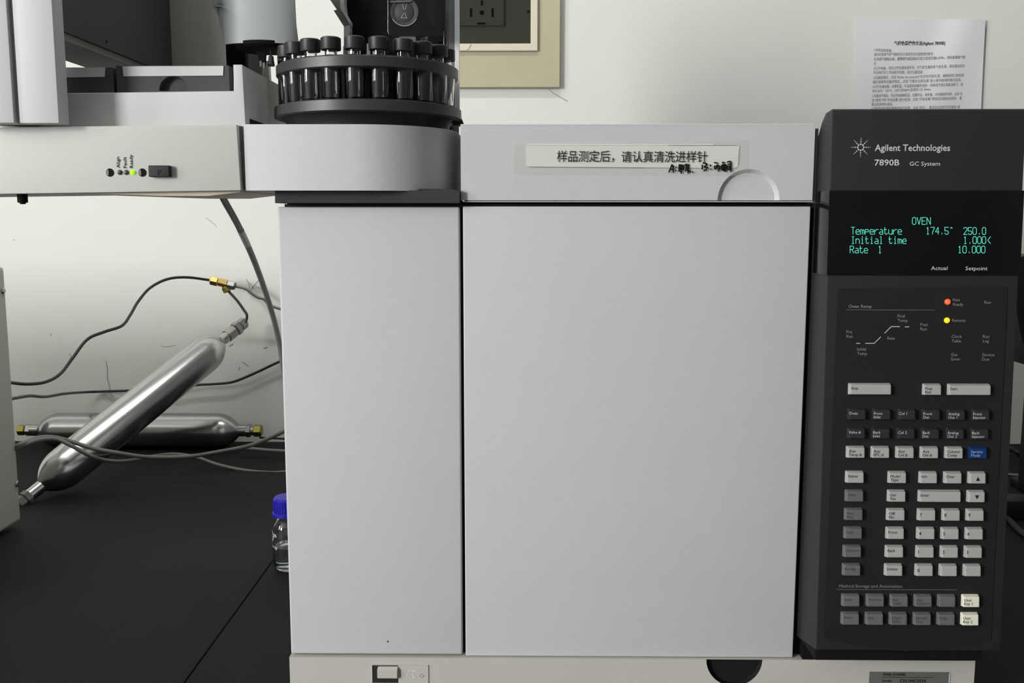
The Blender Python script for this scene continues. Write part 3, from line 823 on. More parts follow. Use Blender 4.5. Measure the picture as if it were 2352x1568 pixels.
# gripper head cover: shell surfaces
def shell(bm, left, right, ytop, ybot, cxp, rpx, yc, lift=0.0, nz=14, nx=20, mi=0, flat=0.55, thick=0.0025):
    """left/right: functions py->px at depth yc; bulges to the camera"""
    rows, back = [], []
    for j in range(nz+1):
        py = ytop+(ybot-ytop)*j/nz
        z = at(600, py, yc-.02).z
        xl = at(left(py), py, yc).x; xr2 = at(right(py), py, yc).x
        cxw = at(cxp, py, yc).x; rw = rpx*(yc+.786)/2200
        r = []; bk = []
        for i in range(nx+1):
            x = xl+(xr2-xl)*i/nx
            u = max(-1, min(1, (x-cxw)/rw))
            y = yc-flat*rw*math.sqrt(max(0, 1-u*u))-lift
            r.append(bm.verts.new((x, y, z))); bk.append(bm.verts.new((x, y+thick, z)))
        rows.append(r); back.append(bk)
    for j in range(nz):
        for i in range(nx):
            bm.faces.new((rows[j][i], rows[j][i+1], rows[j+1][i+1], rows[j+1][i]))
            bm.faces.new((back[j][i], back[j+1][i], back[j+1][i+1], back[j][i+1]))
        bm.faces.new((rows[j][0], rows[j+1][0], back[j+1][0], back[j][0]))
        bm.faces.new((rows[j][nx], back[j][nx], back[j+1][nx], rows[j+1][nx]))
    for i in range(nx):
        bm.faces.new((rows[nz][i], rows[nz][i+1], back[nz][i+1], back[nz][i]))
        bm.faces.new((rows[0][i], back[0][i], back[0][i+1], rows[0][i+1]))
def interp(tab):
    def f(y):
        if y <= tab[0][0]:
            (a, b), (c, d_) = tab[0], tab[1]
            return b+(d_-b)*(y-a)/(c-a)
        for (a, b), (c, d_) in zip(tab[:-1], tab[1:]):
            if y <= c: return b+(d_-b)*(y-a)/(c-a)
        return tab[-1][1]
    return f
YH = 0.085
lf = interp([(-80, 470), (-30, 480), (0, 487), (20, 498), (45, 508), (70, 516), (90, 522), (100, 526)])
arc_ = interp([(-80, 475), (-20, 481), (0, 486), (8, 512), (20, 535), (35, 557), (55, 580), (75, 596), (90, 605), (100, 610)])
rt = interp([(-80, 681), (0, 683), (50, 685), (100, 690)])
bm = bmesh.new(); shell(bm, arc_, rt, -80, 98, 600, 95, YH, nz=24); head = new_obj('head_cover', bm, M['coverwhite'], TR, smooth=True, label='curved grey gripper head cover')
bm = bmesh.new(); shell(bm, lf, arc_, -10, 98, 600, 95, YH, lift=-0.0012, nz=24, nx=10); new_obj('head_cover_fin', bm, M['coverwhite'], TR, smooth=True, label='recessed side fin of the head cover')
bm = bmesh.new()
ct = at(610, 100, YH)
lathe(bm, [(0, 0), (.024, 0), (.0265, .002), (.0265, .005), (0, .005)], (ct.x-.001, YH+.004, at(600, 106, YH-.02).z), Z, 36)
box(bm, ct.x-.026, ct.x+.012, YH+.01, YH+.04, ct.z+.004, ct.z+.06)
def b2(x0, y0_, x1, y1_, y, dy=.008): 
    a = at(x0, y1_, y+.095); b = at(x1, y0_, y+.095); y += .095; box(bm, min(a.x, b.x), max(a.x, b.x), y, y+dy, a.z, b.z, 0.0004)
b2(525, 100, 541, 290, .03, .01); b2(541, 100, 562, 152, .02, .01); b2(560, 104, 655, 114, -.01, .01)
prism(bm, [at(588, 118, .075), at(608, 118, .075), at(607, 148, .075), at(600, 142, .075), at(595, 138, .075)], (0, .006, 0))
b2(637, 112, 641.5, 151, -.01, .003); b2(644.5, 112, 649, 154, -.01, .003); b2(650, 95, 668, 122, -.005, .01)
new_obj('gripper_body', bm, M['blackm'], TR, label='black gripper mechanism')
for x0, y0_, x1, y1_ in ((596, 140, 603.5, 153), (604, 144, 610.5, 157)):
    bm = bmesh.new(); a = at((x0+x1)/2, y1_, .073); b = at((x0+x1)/2, y0_, .073)
    lathe(bm, [(0, 0), (.0012, 0), (.0011, b.z-a.z), (0, b.z-a.z)], a, Z, 14); new_obj('finger_tip', bm, M['greyp'], TR)
bm = bmesh.new(); a = at(623, 152, .08); sc_ = .866/2200
lathe(bm, [(0, 0), (8*sc_, 0), (7.8*sc_, 1*sc_), (6*sc_, 14*sc_), (5.5*sc_, 21*sc_), (2.2*sc_, 23*sc_), (2.2*sc_, 40*sc_), (0, 40*sc_)], a, Z, 20)
new_obj('suction_nozzle', bm, M['rack'], TR, smooth=True)
bm = bmesh.new(); quad_prism(bm, [(562, 117), (588, 120), (602, 150), (602, 290), (562, 290)], 0.18, 0.008); new_obj('side_wall_rear', bm, M['greyp'], TR)
bm = bmesh.new(); quad_prism(bm, [(599, 140), (616, 140), (619, 190), (619, 290), (599, 290)], 0.195, 0.008); new_obj('rear_post', bm, M['bedwhite'], TR)
bm = bmesh.new()
a = at(51, 446, -0.012)
lathe(bm, [(0, -.0005), (11.5*k1*1.03, -.0005), (11*k1*1.03, .0068), (7*k1, .0068), (6*k1, .0080), (0, .0080)], Vector((a.x, -0.012, a.z)), -Z, 20)
new_obj('locating_stud', bm, M['blackm'], TR)

# ---- vial racks resting on the bed
def rack(x0, x1, yt_, yb2, lx0, lx1, ly0, ly1, label, notch=None, dep=0.10, side=None):
    y = yb3+.0095
    a = at((x0+x1)/2, yb2, y)
    t = thing('vial_rack', label, 'vial rack', Vector((a.x, y+.05, a.z)), 'vial racks on the autosampler bed')
    bmr = bmesh.new()
    L, Rr = at(x0, yb2, y).x, at(x1, yb2, y).x
    zt_ = at(x0, yt_, y).z; z0_ = zbed-.0038
    if notch:
        ncx = at(notch[0], yb2, y).x; nr = notch[1]*0.79/2200
        notched_panel(bmr, L, Rr, at(350, 209, y).z, zt_, y, dep, ncx, nr, False, 0.0012, 0.006)
        box(bmr, L, Rr, y, y+dep, z0_, at(350, 209, y).z)
        bmesh.ops.remove_doubles(bmr, verts=bmr.verts, dist=1e-6)
    else:
        box(bmr, L, Rr, y, y+dep, z0_, zt_, 0.0006)
    new_obj('rack_body', bmr, M['rack'], t)
    bmr = bmesh.new(); prism(bmr, [at(lx0, ly0, y-.0006), at(lx1, ly0-1, y-.0006), at(lx1-1, ly1-2, y-.0006), at(lx0+2.5, ly1, y-.0006)], Y*0.0006)
    new_obj('label_holder', bmr, M['bedwhite'], t, label='white strip on the rack front')
    return t
rack(269, 527, 151, 212, 281, 513, 152.5, 175.5, 'dark vial rack with a half-round finger notch and bright white strip', (399, 33))
rack(120, 262, 155, 213, 130, 241, 156, 178.5, 'dark vial rack next to the gantry upright, its strip in shadow')

# ------------------------------------------------------------------ injector tower with the carousel
TW = thing('injector_tower', 'dark injector tower with clear door above a ringed vial carousel', 'lab instrument', (TCx, TCy, zs1))
CC = Vector((TCx, TCy, 0))
def zring(py, r): return 0.42+(498.47-py)*(TCy-r+.786)/2200
z_u1, z_u0 = zring(137, .077), zring(165, .077)
z_l1, z_l0 = zring(233, .079), zring(262, .079)
KR = (TCy+.786)/2200
Ru, Rl = 202*KR*.996, 208*KR*.996
bm = bmesh.new()
lathe(bm, [(Ru-.0205, z_u1-.001), (Ru-.002, z_u1), (Ru, z_u1-.0012), (Ru, z_u0+.0010), (Ru-.0015, z_u0), (Ru-.0205, z_u0)], CC, Z, 96, closed=True)
new_obj('upper_ring', bm, M['turret'], TW, smooth=True)
bm = bmesh.new()
lathe(bm, [(0, z_l1), (Rl-.003, z_l1), (Rl, z_l1-.0012), (Rl+.0003, z_l0+.001), (Rl-.002, z_l0), (0, z_l0)], CC, Z, 96)
new_obj('lower_ring', bm, M['turret'], TW, smooth=True)
bm = bmesh.new()
lathe(bm, [(0, z_l0), (Rl-.006, z_l0), (Rl-.0095, z_l0-.003), (Rl-.011, zs1+.0002), (0, zs1+.0002)], CC, Z, 96)
new_obj('carousel_base', bm, M['black'], TW, smooth=True)
NV = 22; PHASE = -81.7
Rv, rv = 177.5*KR, 20.6*KR
bm = bmesh.new()
ro = Rv+rv*0.15
pts = []
for k in range(NV):
    a0 = R(PHASE+360/NV*k)
    cxv, cyv = TCx+Rv*math.sin(a0), TCy-Rv*math.cos(a0)
    # half-round socket behind the vial, then the rib between two vials
    for m in range(9):
        b = math.pi*(1.0-m/8)                      # from one side to the other round the back
        ox, oy = (rv+.0006)*math.cos(b), (rv+.0006)*math.sin(b)
        pts.append(Vector((cxv+ox*math.cos(a0)-oy*math.sin(a0), cyv+ox*math.sin(a0)+oy*math.cos(a0), z_l1)))
prism(bm, pts, (0, 0, z_u1-.0015-z_l1))
new_obj('carousel_hub', bm, M['blackm'], TW, smooth=True, label='black hub with half-round vial sockets')
# tower body behind
def tw(bm, pxs, y, dy, mi=0, bev=0.0): prism(bm, [at(a, b, y) for a, b in pxs], (0, dy, 0), mi, bev)
ztw = 0.125
zlow = zs1
bm = bmesh.new()
a = at(812, 290, ztw+.012); b = at(1036, 290, ztw+.012); box(bm, a.x, b.x, ztw+.014, ztw+.11, zT, a.z+.004)
tw(bm, [(789, -120), (789, 0), (791, 25), (806, 52), (806, 70), (809, 71), (809, 290), (1038, 290), (1038, -120)], ztw+.012, 0.10)
new_obj('tower_core', bm, M['blackm'], TW, label='black interior of the tower')
bm = bmesh.new()
tw(bm, [(700, -90), (758, 0), (773.5, 22.5), (766, 24), (789.5, 61), (803.5, 57), (793, 38), (781, 20), (781, 0), (781, -90)], ztw, 0.05)
new_obj('side_cheek', bm, M['greyp'], TW, label='grey stepped side cheek')
bm = bmesh.new()
tw(bm, [(781, -90), (781, 20), (793, 38), (803.5, 57), (803.5, 48), (793, 30), (790, 10), (789, -90)], ztw-.002, 0.04)
tw(bm, [(789.5, 61), (803.5, 57), (803.5, 70), (800, 92), (799, 290), (790, 290)], ztw, 0.012)
new_obj('cheek_edge', bm, M['bedwhite'], TW)
bm = bmesh.new()
tw(bm, [(842, 100), (849, 100), (850, 145), (842, 145)], ztw-.01, .006)
tw(bm, [(788, 106), (794, 106), (794, 145), (788, 145)], ztw-.01, .006)
new_obj('rear_spacer', bm, M['greyp'], TW)
# clear door parts
yd = 0.088
bm = bmesh.new()
tw(bm, [(890, -90), (890, 72), (892, 79), (898, 83.5), (905, 84), (1022, 84), (1022, -90)], yd, 0.003, bev=0.0004)
new_obj('door_panel', bm, M['smoke'], TW, label='smoky translucent door panel')
def ringm(bm, c, r0, r1, yy, mi=0, n=40):
    lathe(bm, [(r0, 0), (r0, .0012), ((r0+r1)/2, .0018), (r1, .0012), (r1, 0)], Vector((c.x, yy, c.z)), -Y, n, mi, closed=True)
bm = bmesh.new(); c = at(929, 28, yd); kk = .874/2200
lathe(bm, [(0, .0016), (17*kk, .0016), (22*kk, .0004), (28*kk, .0012), (31*kk, .0012), (31.5*kk, 0), (0, 0)], Vector((c.x, yd+.0, c.z)), -Y, 48)
for st in ([(924, 10), (927.5, 22)], [(933.5, 10), (930, 22)], [(928, 30), (921, 41)], [(930, 30), (934, 42)], [(921, 41), (935, 41.5)]):
    ribbon(bm, [at(x, y, yd-.0019) for x, y in st], .7*kk, -Y, 1)
ribbon(bm, [Vector((c.x, yd-.0018, c.z))+X*(30.5*kk*math.cos(a))+Z*(30.5*kk*math.sin(a)) for a in [math.pi*(1.18+.64*i/16) for i in range(17)]], 1.3*kk, -Y, 1)  # pale arc paints the highlight along the knob's lower rim
new_obj('door_knob', bm, [M['rack'], M['inklight']], TW, smooth=True, label='round moulded knob with hourglass mark')
bm = bmesh.new(); c = at(1030, 20, ztw); xlim = at(1022, 20, ztw).x-c.x
for rr_, yy_ in ((49, .004), (47, .0025)):
    r_ = rr_*kk*1.03; a_ = math.acos(xlim/r_)
    prism(bm, [Vector((c.x+r_*math.cos(q), ztw+yy_, c.z+r_*math.sin(q))) for q in [a_+(2*math.pi-2*a_)*k/40 for k in range(41)]], (0, .004, 0))
new_obj('motor_disc', bm, M['inset'], TW, smooth=True)
bm = bmesh.new(); tw(bm, [(917, 83), (954.5, 83), (954.5, 112), (917, 112)], ztw, .003); new_obj('metal_plate', bm, M['foil'], TW)
bm = bmesh.new()
tw(bm, [(967, 83.5), (983, 83.5), (983, 112), (967, 112)], ztw-.004, .003, bev=.0003)
lathe(bm, [(4*kk, 0), (6*kk, 0), (6*kk, .001), (4*kk, .001)], at(974.5, 92, ztw-.0045), -Y, 24, closed=True)
new_obj('needle_clip', bm, M['chrome'], TW, smooth=True)
for x0, x1, y0_, y1_ in ((1005, 1009, 104, 116), (1019, 1023.5, 104, 122), (1018.5, 1020.5, 71, 104)):
    bm = bmesh.new(); a = at((x0+x1)/2, y1_, ztw-.012); b = at((x0+x1)/2, y0_, ztw-.012); r = (x1-x0)/2*.9/2200
    lathe(bm, [(0, 0), (r, 0), (r, b.z-a.z), (0, b.z-a.z)], a, Z, 12); new_obj('chrome_pin', bm, M['chrome'], TW, smooth=True)
bm = bmesh.new(); tw(bm, [(896, 2), (943, 2), (943, 4.6), (917, 5.5), (896, 5.5)], yd-.003, .002); new_obj('chrome_latch', bm, M['chrome'], TW)
for x0, x1, m, yy in ((1023.5, 1029.5, M['greyp'], ztw-.010), (1031, 1043, M['greyp'], ztw-.012), (1043.5, 1049, M['white'], ztw-.014)):
    bm = bmesh.new(); tw(bm, [(x0, -90), (x1, -90), (x1+1, 290), (x0+1, 290)], yy, .006, bev=.0004); new_obj('door_rail', bm, m, TW)
bm = bmesh.new(); tw(bm, [(1048.5, -90), (1053.5, -90), (1055.5, 290), (1049.5, 290)], ztw-.014, .006, bev=.0004); new_obj('door_edge', bm, M['white'], TW)
bm = bmesh.new(); tw(bm, [(1040, 262), (1056, 262), (1065, 286), (1040, 288)], .06, .012); new_obj('hinge_wedge', bm, M['bracket'], TW)

# ---- vials standing in the carousel
order = ['leftmost', 'second from the left', 'third from the left', 'fourth from the left', 'fifth from the left', 'sixth from the left',
         'seventh from the left', 'eighth from the left', 'fifth from the right', 'fourth from the right', 'third from the right', 'second from the right', 'rightmost']
z_top = zring(94, .077); z_cap = zring(122.5, .077)
angs = [-81.7+16.36*i for i in range(11)]
names_v = ['leftmost', 'second from the left', 'third from the left', 'fourth from the left', 'fifth from the left', 'middle one of eleven',
           'fifth from the right', 'fourth from the right', 'third from the right', 'second from the right', 'rightmost']
zv0 = z_l1+.0001
proto = None
for i, (a, nm) in enumerate(zip(angs, names_v)):
    ar = R(a)
    loc = Vector((TCx+Rv*math.sin(ar), TCy-Rv*math.cos(ar), zv0))
    lab = 'black-capped glass vial in the ringed carousel, '+nm
    if proto is None:
        v = thing('sample_vial', lab, 'vial', Vector((0, 0, 0)), 'capped vials in the carousel')
        H = z_cap-zv0
        bm = bmesh.new()
        ri = rv-.0010
        lathe(bm, [(0, 0), (rv-.0006, 0), (rv, .0008), (rv, H-.0075), (rv-.0006, H-.006), (rv-.0030, H-.0042), (rv-.0030, H+.004), (ri-.0027, H+.004), (ri-.0027, H-.0042),
                   (ri-.0006, H-.0068), (ri, H-.0085), (ri, .0014), (0, .0014)], (0, 0, 0), Z, 32)
        g = new_obj('glass_body', bm, M['glass'], v, smooth=True)
        bm = bmesh.new()
        rc = 22.6*KR*.925; hc = z_top-z_cap
        lathe(bm, [(0, .0004), (rc-.0012, .0004), (rc-.0002, 0), (rc, .0006), (rc, hc-.0010), (rc-.0012, hc-.0002), (rc*.6, hc), (0, hc)], (0, 0, H-.0002), Z, 32)
        cpo = new_obj('cap', bm, M['cap'], v, smooth=True)
        proto = (v, g, cpo)
        v.location = loc
        g.location = (0, 0, 0); cpo.location = (0, 0, 0)
    else:
        v = proto[0].copy(); COL.objects.link(v); v.location = loc; v['label'] = lab
        for ch in proto[1:]:
            c_ = ch.copy(); c_.parent = v; COL.objects.link(c_); c_.location = (0, 0, 0)
        v.rotation_euler = (R(random.uniform(-.8, .8)), R(random.uniform(-.8, .8)), 0)

# ------------------------------------------------------------------ steel gas trap cylinders
def cyl_profile(L, Rb, rn, ln=0.026, sh=0.045):
    p = [(0, 0), (rn, 0), (rn, ln)]
    for i in range(1, 9):
        t = i/8; p.append((rn+(Rb-rn)*math.sin(t*math.pi/2)**1.15, ln+sh*(1-math.cos(t*math.pi/2))*0.55+sh*t*0.45))
    h1 = L-ln-sh
    for i in range(8, 0, -1):
        t = i/8; p.append((rn+(Rb-rn)*math.sin(t*math.pi/2)**1.15, L-(ln+sh*(1-math.cos(t*math.pi/2))*0.55+sh*t*0.45)))
    p += [(rn, L-ln), (rn, L), (0, L)]
    return p
def hexnut(bm, p, ax, r, l, mi=0):
    lathe(bm, [(0, 0), (r*.8, 0), (r, l*.12), (r, l*.88), (r*.8, l), (0, l)], p, ax, 6, mi)
# leaning one
pa = at(62, 1143, 0.585); pb = at(532, 764, 0.900)
ax = (pb-pa).normalized(); L = (pb-pa).length
C1 = thing('gas_trap_cylinder', 'brushed steel gas cylinder leaning diagonally against the wall', 'gas cylinder', pa)
bm = bmesh.new(); lathe(bm, cyl_profile(L, 0.0315, 0.0095), pa, ax, 48)
new_obj('cylinder_body', bm, M['steel'], C1, smooth=True)
bm = bmesh.new(); lathe(bm, [(0, 0), (.011, 0), (.011, .018), (0, .018)], pb-ax*.012, ax, 24); hexnut(bm, pb+ax*.008, ax, .0125, .011); hexnut(bm, pb+ax*.020, ax, .0105, .015)
new_obj('top_fitting', bm, M['steelfit'], C1)
bm = bmesh.new(); hexnut(bm, pa-ax*.004, ax, .0115, .010); hexnut(bm, pa-ax*.016, ax, .0105, .012); new_obj('bottom_fitting', bm, M['greyp'], C1)
# lying one
yc2 = 0.925
pc_ = at(72, 990, yc2); pd = at(568, 1002, yc2)
zc_ = 0.0325
pc_.z = pd.z = zc_
ax2 = (pd-pc_).normalized(); L2 = (pd-pc_).length
C2 = thing('gas_trap_cylinder', 'dull steel gas cylinder lying flat on the bench at the wall', 'gas cylinder', Vector(((pc_.x+pd.x)/2, yc2, 0)))
bm = bmesh.new(); lathe(bm, cyl_profile(L2, 0.0322, 0.0105, 0.015, 0.040), pc_, ax2, 48); new_obj('cylinder_body', bm, M['steel'], C2, smooth=True)
bm = bmesh.new(); hexnut(bm, pd-ax2*.001, ax2, .0125, .009); lathe(bm, [(0, 0), (.0085, 0), (.0085, .006), (0, .006)], pd+ax2*.008, ax2, 20); new_obj('steel_collar', bm, M['steelfit'], C2)
bm = bmesh.new(); hexnut(bm, pd+ax2*.0125, ax2, .0115, .015); new_obj('brass_nut', bm, M['brassold'], C2, label='dull brass nut')
bm = bmesh.new(); hexnut(bm, pc_-ax2*.0085, ax2, .011, .010); new_obj('steel_collar', bm, M['steelfit'], C2)
bm = bmesh.new(); hexnut(bm, pc_-ax2*.024, ax2, .010, .014); new_obj('brass_nut', bm, M['brassold'], C2, label='dull brass nut')

# tee fitting in mid-air on the tubing
YT = 0.925
t0 = at(483, 643.5, YT); t3 = at(540, 657, YT); tax = (t3-t0).normalized()
TEE = thing('tee_fitting', 'brass and steel tee fitting joining three thin tubes', 'pipe fitting', at(512, 660, YT))
tl_ = (t3-t0).length
bm = bmesh.new(); hexnut(bm, t0, tax, .0085, tl_*.34); new_obj('brass_nut', bm, M['brass'], TEE)
bm = bmesh.new(); lathe(bm, [(0, 0), (.0062, 0), (.0078, .001), (.0078, tl_*.36), (0, tl_*.36)], t0+tax*tl_*.33, tax, 8)
ax3 = (at(524, 672, YT)-at(515, 655, YT)).normalized()
lathe(bm, [(0, 0), (.0058, 0), (.0058, .012), (0, .012)], at(514, 653, YT), ax3, 8)
new_obj('tee_body', bm, M['brass'], TEE)
bm = bmesh.new(); hexnut(bm, t0+tax*tl_*.68, tax, .0080, tl_*.34); new_obj('steel_nut', bm, M['steelfit'], TEE)
bm = bmesh.new(); hexnut(bm, at(517, 658.5, YT), ax3, .0075, .0105); new_obj('brass_nut', bm, M['brassold'], TEE, label='dull brass nut')

def cabl(name, label, pts, r, m, cat='tube', base=None, n=10, lift=None):
    bm = bmesh.new()
    P = [at(x, y, yy) for x, y, yy in pts]
    tube(bm, P, r, n)
    o = new_obj(name, bm, m, smooth=True)
    origin_to(o, P[0]); tag(o, label, cat)
    return o
def yy(pts, ya_, yb2):
    n = len(pts)-1
    return [(x, y, ya_+(yb2-ya_)*i/n) for i, (x, y) in enumerate(pts)]
cabl('gas_tube', 'thin black tube arching from the left cabinet up to the brass tee', yy([(10, 875), (28, 879), (65, 882), (105, 877), (138, 859), (165, 825), (200, 780), (240, 762), (280, 748), (300, 722), (317, 693), (345, 661), (385, 641), (430, 637), (485, 643.8)], .47, YT), .0024, M['tubeblack'])
cabl('gas_tube', 'thin black tube sagging behind the leaning cylinder along the wall', [(x, y, min(.962, .47+.0026*(x-12))) for x, y in [(12, 917), (30, 915), (68, 909), (105, 911), (150, 904), (210, 900), (300, 897), (390, 893), (455, 884), (490, 882), (535, 877), (585, 857), (643, 830), (700, 808)]], .0024, M['tubeblack'])
cabl('gas_tube', 'thin grey metal tube wandering right from the tee fitting', yy([(538, 656.5), (563, 663), (578, 674), (592, 683), (606, 687), (616, 698), (630, 705), (655, 712)], YT, .945), .0026, M['tubegrey'])
cabl('gas_tube', 'short black tube looping from the tee down to the leaning cylinder', yy([(524, 668), (545, 691), (560, 712), (567, 724), (564, 740), (554, 754)], YT, .915), .0024, M['tubeblack'])
cabl('gas_tube', 'thin dark tube leaving the brass nut of the lying cylinder', yy([(597, 1005), (620, 1006), (660, 1008), (700, 1012)], yc2, .90), .0018, M['tubeblack'])
cabl('grey_cable', 'grey cable drooping from the left cabinet and rising towards the instrument', [(30, 1028, .475), (52, 1018, .48), (85, 1006, .54), (120, 1004, .57), (160, 1013, .585), (215, 1030, .59), (270, 1040, .60), (330, 1049, .64), (385, 1050, .68), (445, 1047, .68), (500, 1038, .66), (560, 1027, .62), (600, 1014, .60), (650, 991, .58), (690, 968, .58), (750, 940, .64), (820, 930, .74), (900, 940, .85)], .0032, M['cable'], 'cable')
cabl('grey_cable', 'darker grey cable dipping lowest over the bench behind the bottle', [(30, 1034, .475), (52, 1022, .48), (90, 1010, .53), (130, 1009, .56), (165, 1024, .56), (215, 1050, .58), (258, 1059, .66), (300, 1057, .72), (350, 1048, .76), (400, 1043, .77), (450, 1050, .78), (500, 1067, .775), (555, 1079, .77), (610, 1085, .765), (655, 1084, .765), (710, 1072, .79), (800, 1056, .83), (900, 1046, .86), (1000, 1045, .86)], .0030, M['cable'], 'cable')
cabl('grey_cable', 'short straight grey cable lying below the steel cylinder', yy([(545, 1028), (585, 1031), (620, 1034), (660, 1036), (720, 1038), (800, 1036)], .85, .86), .0030, M['cable'], 'cable')
hz = cabl('drain_hose', 'thick dark grey hose curving from the tray underside behind the instrument', [(505, 440, .075), (516, 462, .09), (548, 520, .13), (580, 590, .20), (606, 660, .26), (628, 730, .31), (642, 790, .34), (655, 860, .36), (690, 950, .44), (760, 1020, .55), (860, 1040, .66)], .0031, M['hose'], 'hose', n=14)
bm = bmesh.new()
tube(bm, [at(552, 528, .137), at(561, 547, .155), at(568, 562, .17)], .00335, 14, cap=False)
new_obj('tape_band', bm, M['tapeband'], hz, smooth=True, label='band of clear tape')

# ------------------------------------------------------------------ beige cabinet at the left edge
fx = (50-1201)/2200.0*(0.477+.786)
cbx = at(50, 1195, .477).x
CB = thing('detector_cabinet', 'beige metal instrument cabinet cut off by the left edge', 'cabinet', (cbx-.2, .24, 0))
zb_ = at(50, 1195, .477).z; ztp = at(5, 612, .477).z
bm = bmesh.new(); box(bm, cbx-.75, cbx, 0.10, .477, zb_, ztp, 0.006, 3); new_obj('cabinet_body', bm, M['cabinet'], CB, smooth=True)  # unseen left part lengthened to shade the lower wall
for fx_ in (cbx-.70, cbx-.03):
    for fy in (.14, .42):
        bm = bmesh.new(); lathe(bm, [(0, 0), (.016, 0), (.014, zb_+.001), (0, zb_+.001)], (fx_, fy, 0), Z, 20); new_obj('foot', bm, M['blackm'], CB)
for x, y in ((6, 668), (38, 1111)):
    d = ray(x, y); p = CAM+d*((cbx-CAM.x)/d.x)
    bm = bmesh.new(); lathe(bm, [(.0042, -.0005), (.0042, .0012), (.003, .0026), (0, .0030)], p, X, 18)
    new_obj('screw', bm, M['steelfit'], CB, smooth=True)

# ------------------------------------------------------------------ reagent bottle with blue cap
bc = atz(666, 1304, 0.0)
BT = thing('reagent_bottle', 'small clear glass bottle with blue screw cap, half hidden behind the instrument', 'bottle', bc)
kb = (bc.y+.786)/2200
rb_ = 38*kb
hb = 0.5
zcap0 = 0.42-(1202-498.47)*kb*1.0; ztopb = 0.42-(1158-498.47)*kb
def hz_(py): return 0.42-(py-498.47)*kb*.993
prof = [(0, .0003), (rb_*.72, 0), (rb_*.93, .003), (rb_, .008), (rb_, hz_(1236)), (rb_*.93, hz_(1225)), (rb_*.72, hz_(1214)), (rb_*.55, hz_(1206)), (rb_*.53, hz_(1195))]
inn = [(max(r-.0016, 0), h+(.002 if i < 3 else 0)) for i, (r, h) in enumerate(prof)]
bm = bmesh.new(); lathe(bm, prof+list(reversed(inn)), bc, Z, 48); new_obj('glass_body', bm, M['glass'], BT, smooth=True)
bm = bmesh.new(); zl = hz_(1279)
lathe(bm, [(0, .0025), (rb_*.70, .0025), (rb_*.88, .0045), (rb_-.0020, .009), (rb_-.0020, zl), (0, zl)], bc, Z, 40); new_obj('liquid', bm, M['liquid'], BT, smooth=True)
bm = bmesh.new(); zc1, zc2 = hz_(1204), hz_(1160); rc = 34.5*kb
n = 60
for (za, zb4, ra, rb4) in ((zc1, zc1+.0035, rc*1.07, rc*1.07),):
    lathe(bm, [(0, za), (rb4, za), (rb4, zb4), (rc*.98, zb4+.001), (0, zb4+.001)], bc, Z, 48)
lathe(bm, [(0, zc1+.003), (rc*.97, zc1+.003), (rc*.97, zc2-.002), (rc*.88, zc2), (0, zc2+.0003)], bc, Z, 48)
for k in range(36):
    a = 2*math.pi*k/36
    p = bc+Vector((math.cos(a)*rc*.97, math.sin(a)*rc*.97, 0))
    lathe(bm, [(0, 0), (.0008, 0), (.0008, zc2-zc1-.0075), (0, zc2-zc1-.0070)], p+Z*(zc1+.0045), Z, 5)
new_obj('screw_cap', bm, M['bottlecap'], BT, label='ribbed blue screw cap')
bm = bmesh.new()
def onb(px, py):     # point on the bottle's front surface
    u = (px-666)/38.0; u = max(-.985, min(.985, u)); a = math.asin(u)
    return Vector((bc.x+rb_*1.01*math.sin(a), bc.y-rb_*1.01*math.cos(a), hz_(py)))
def bstroke(pts, w=1.4):
    P = []
    for (a, b) in zip(pts[:-1], pts[1:]):
        for k in range(4): t = k/4; P.append(onb(a[0]+(b[0]-a[0])*t, a[1]+(b[1]-a[1])*t))
    P.append(onb(*pts[-1]))
    for a, b in zip(P[:-1], P[1:]):
        nm = Vector((a.x-bc.x, a.y-bc.y, 0)).normalized(); ribbon(bm, [a, b], w*kb, nm)
bstroke([(628.5, 1273), (632, 1277), (635, 1278.5)], 1.6)
bstroke([(638, 1275.5), (639, 1275), (639, 1281)], 1.1)
bstroke([(641.5, 1276.5), (643, 1275.5), (644.5, 1277), (644.5, 1280.5), (643, 1281.8), (641.5, 1280.5), (641.5, 1276.5)], 1.1)
bstroke([(636.5, 1245.5), (638.5, 1245), (639, 1247.5), (637, 1251), (640, 1251)], 1.1)
bstroke([(644, 1244.5), (641.5, 1245), (641.5, 1247.3), (643.5, 1247.5), (644, 1250), (641.5, 1251)], 1.1)
bstroke([(628.6, 1240), (632, 1243), (635, 1246), (635, 1255), (631, 1266)], 1.6)
new_obj('graduations', bm, M['white'], BT, label='white printed graduation marks')
bm = bmesh.new()
grid = [(628.6, 1244), (630, 1246), (632, 1250), (633, 1256), (631, 1264), (628.6, 1266)]
poly(bm, [onb(*g)+Vector((-.0001, -.0001, 0)) for g in grid]); new_obj('marking_patch', bm, M['greyp'], BT)

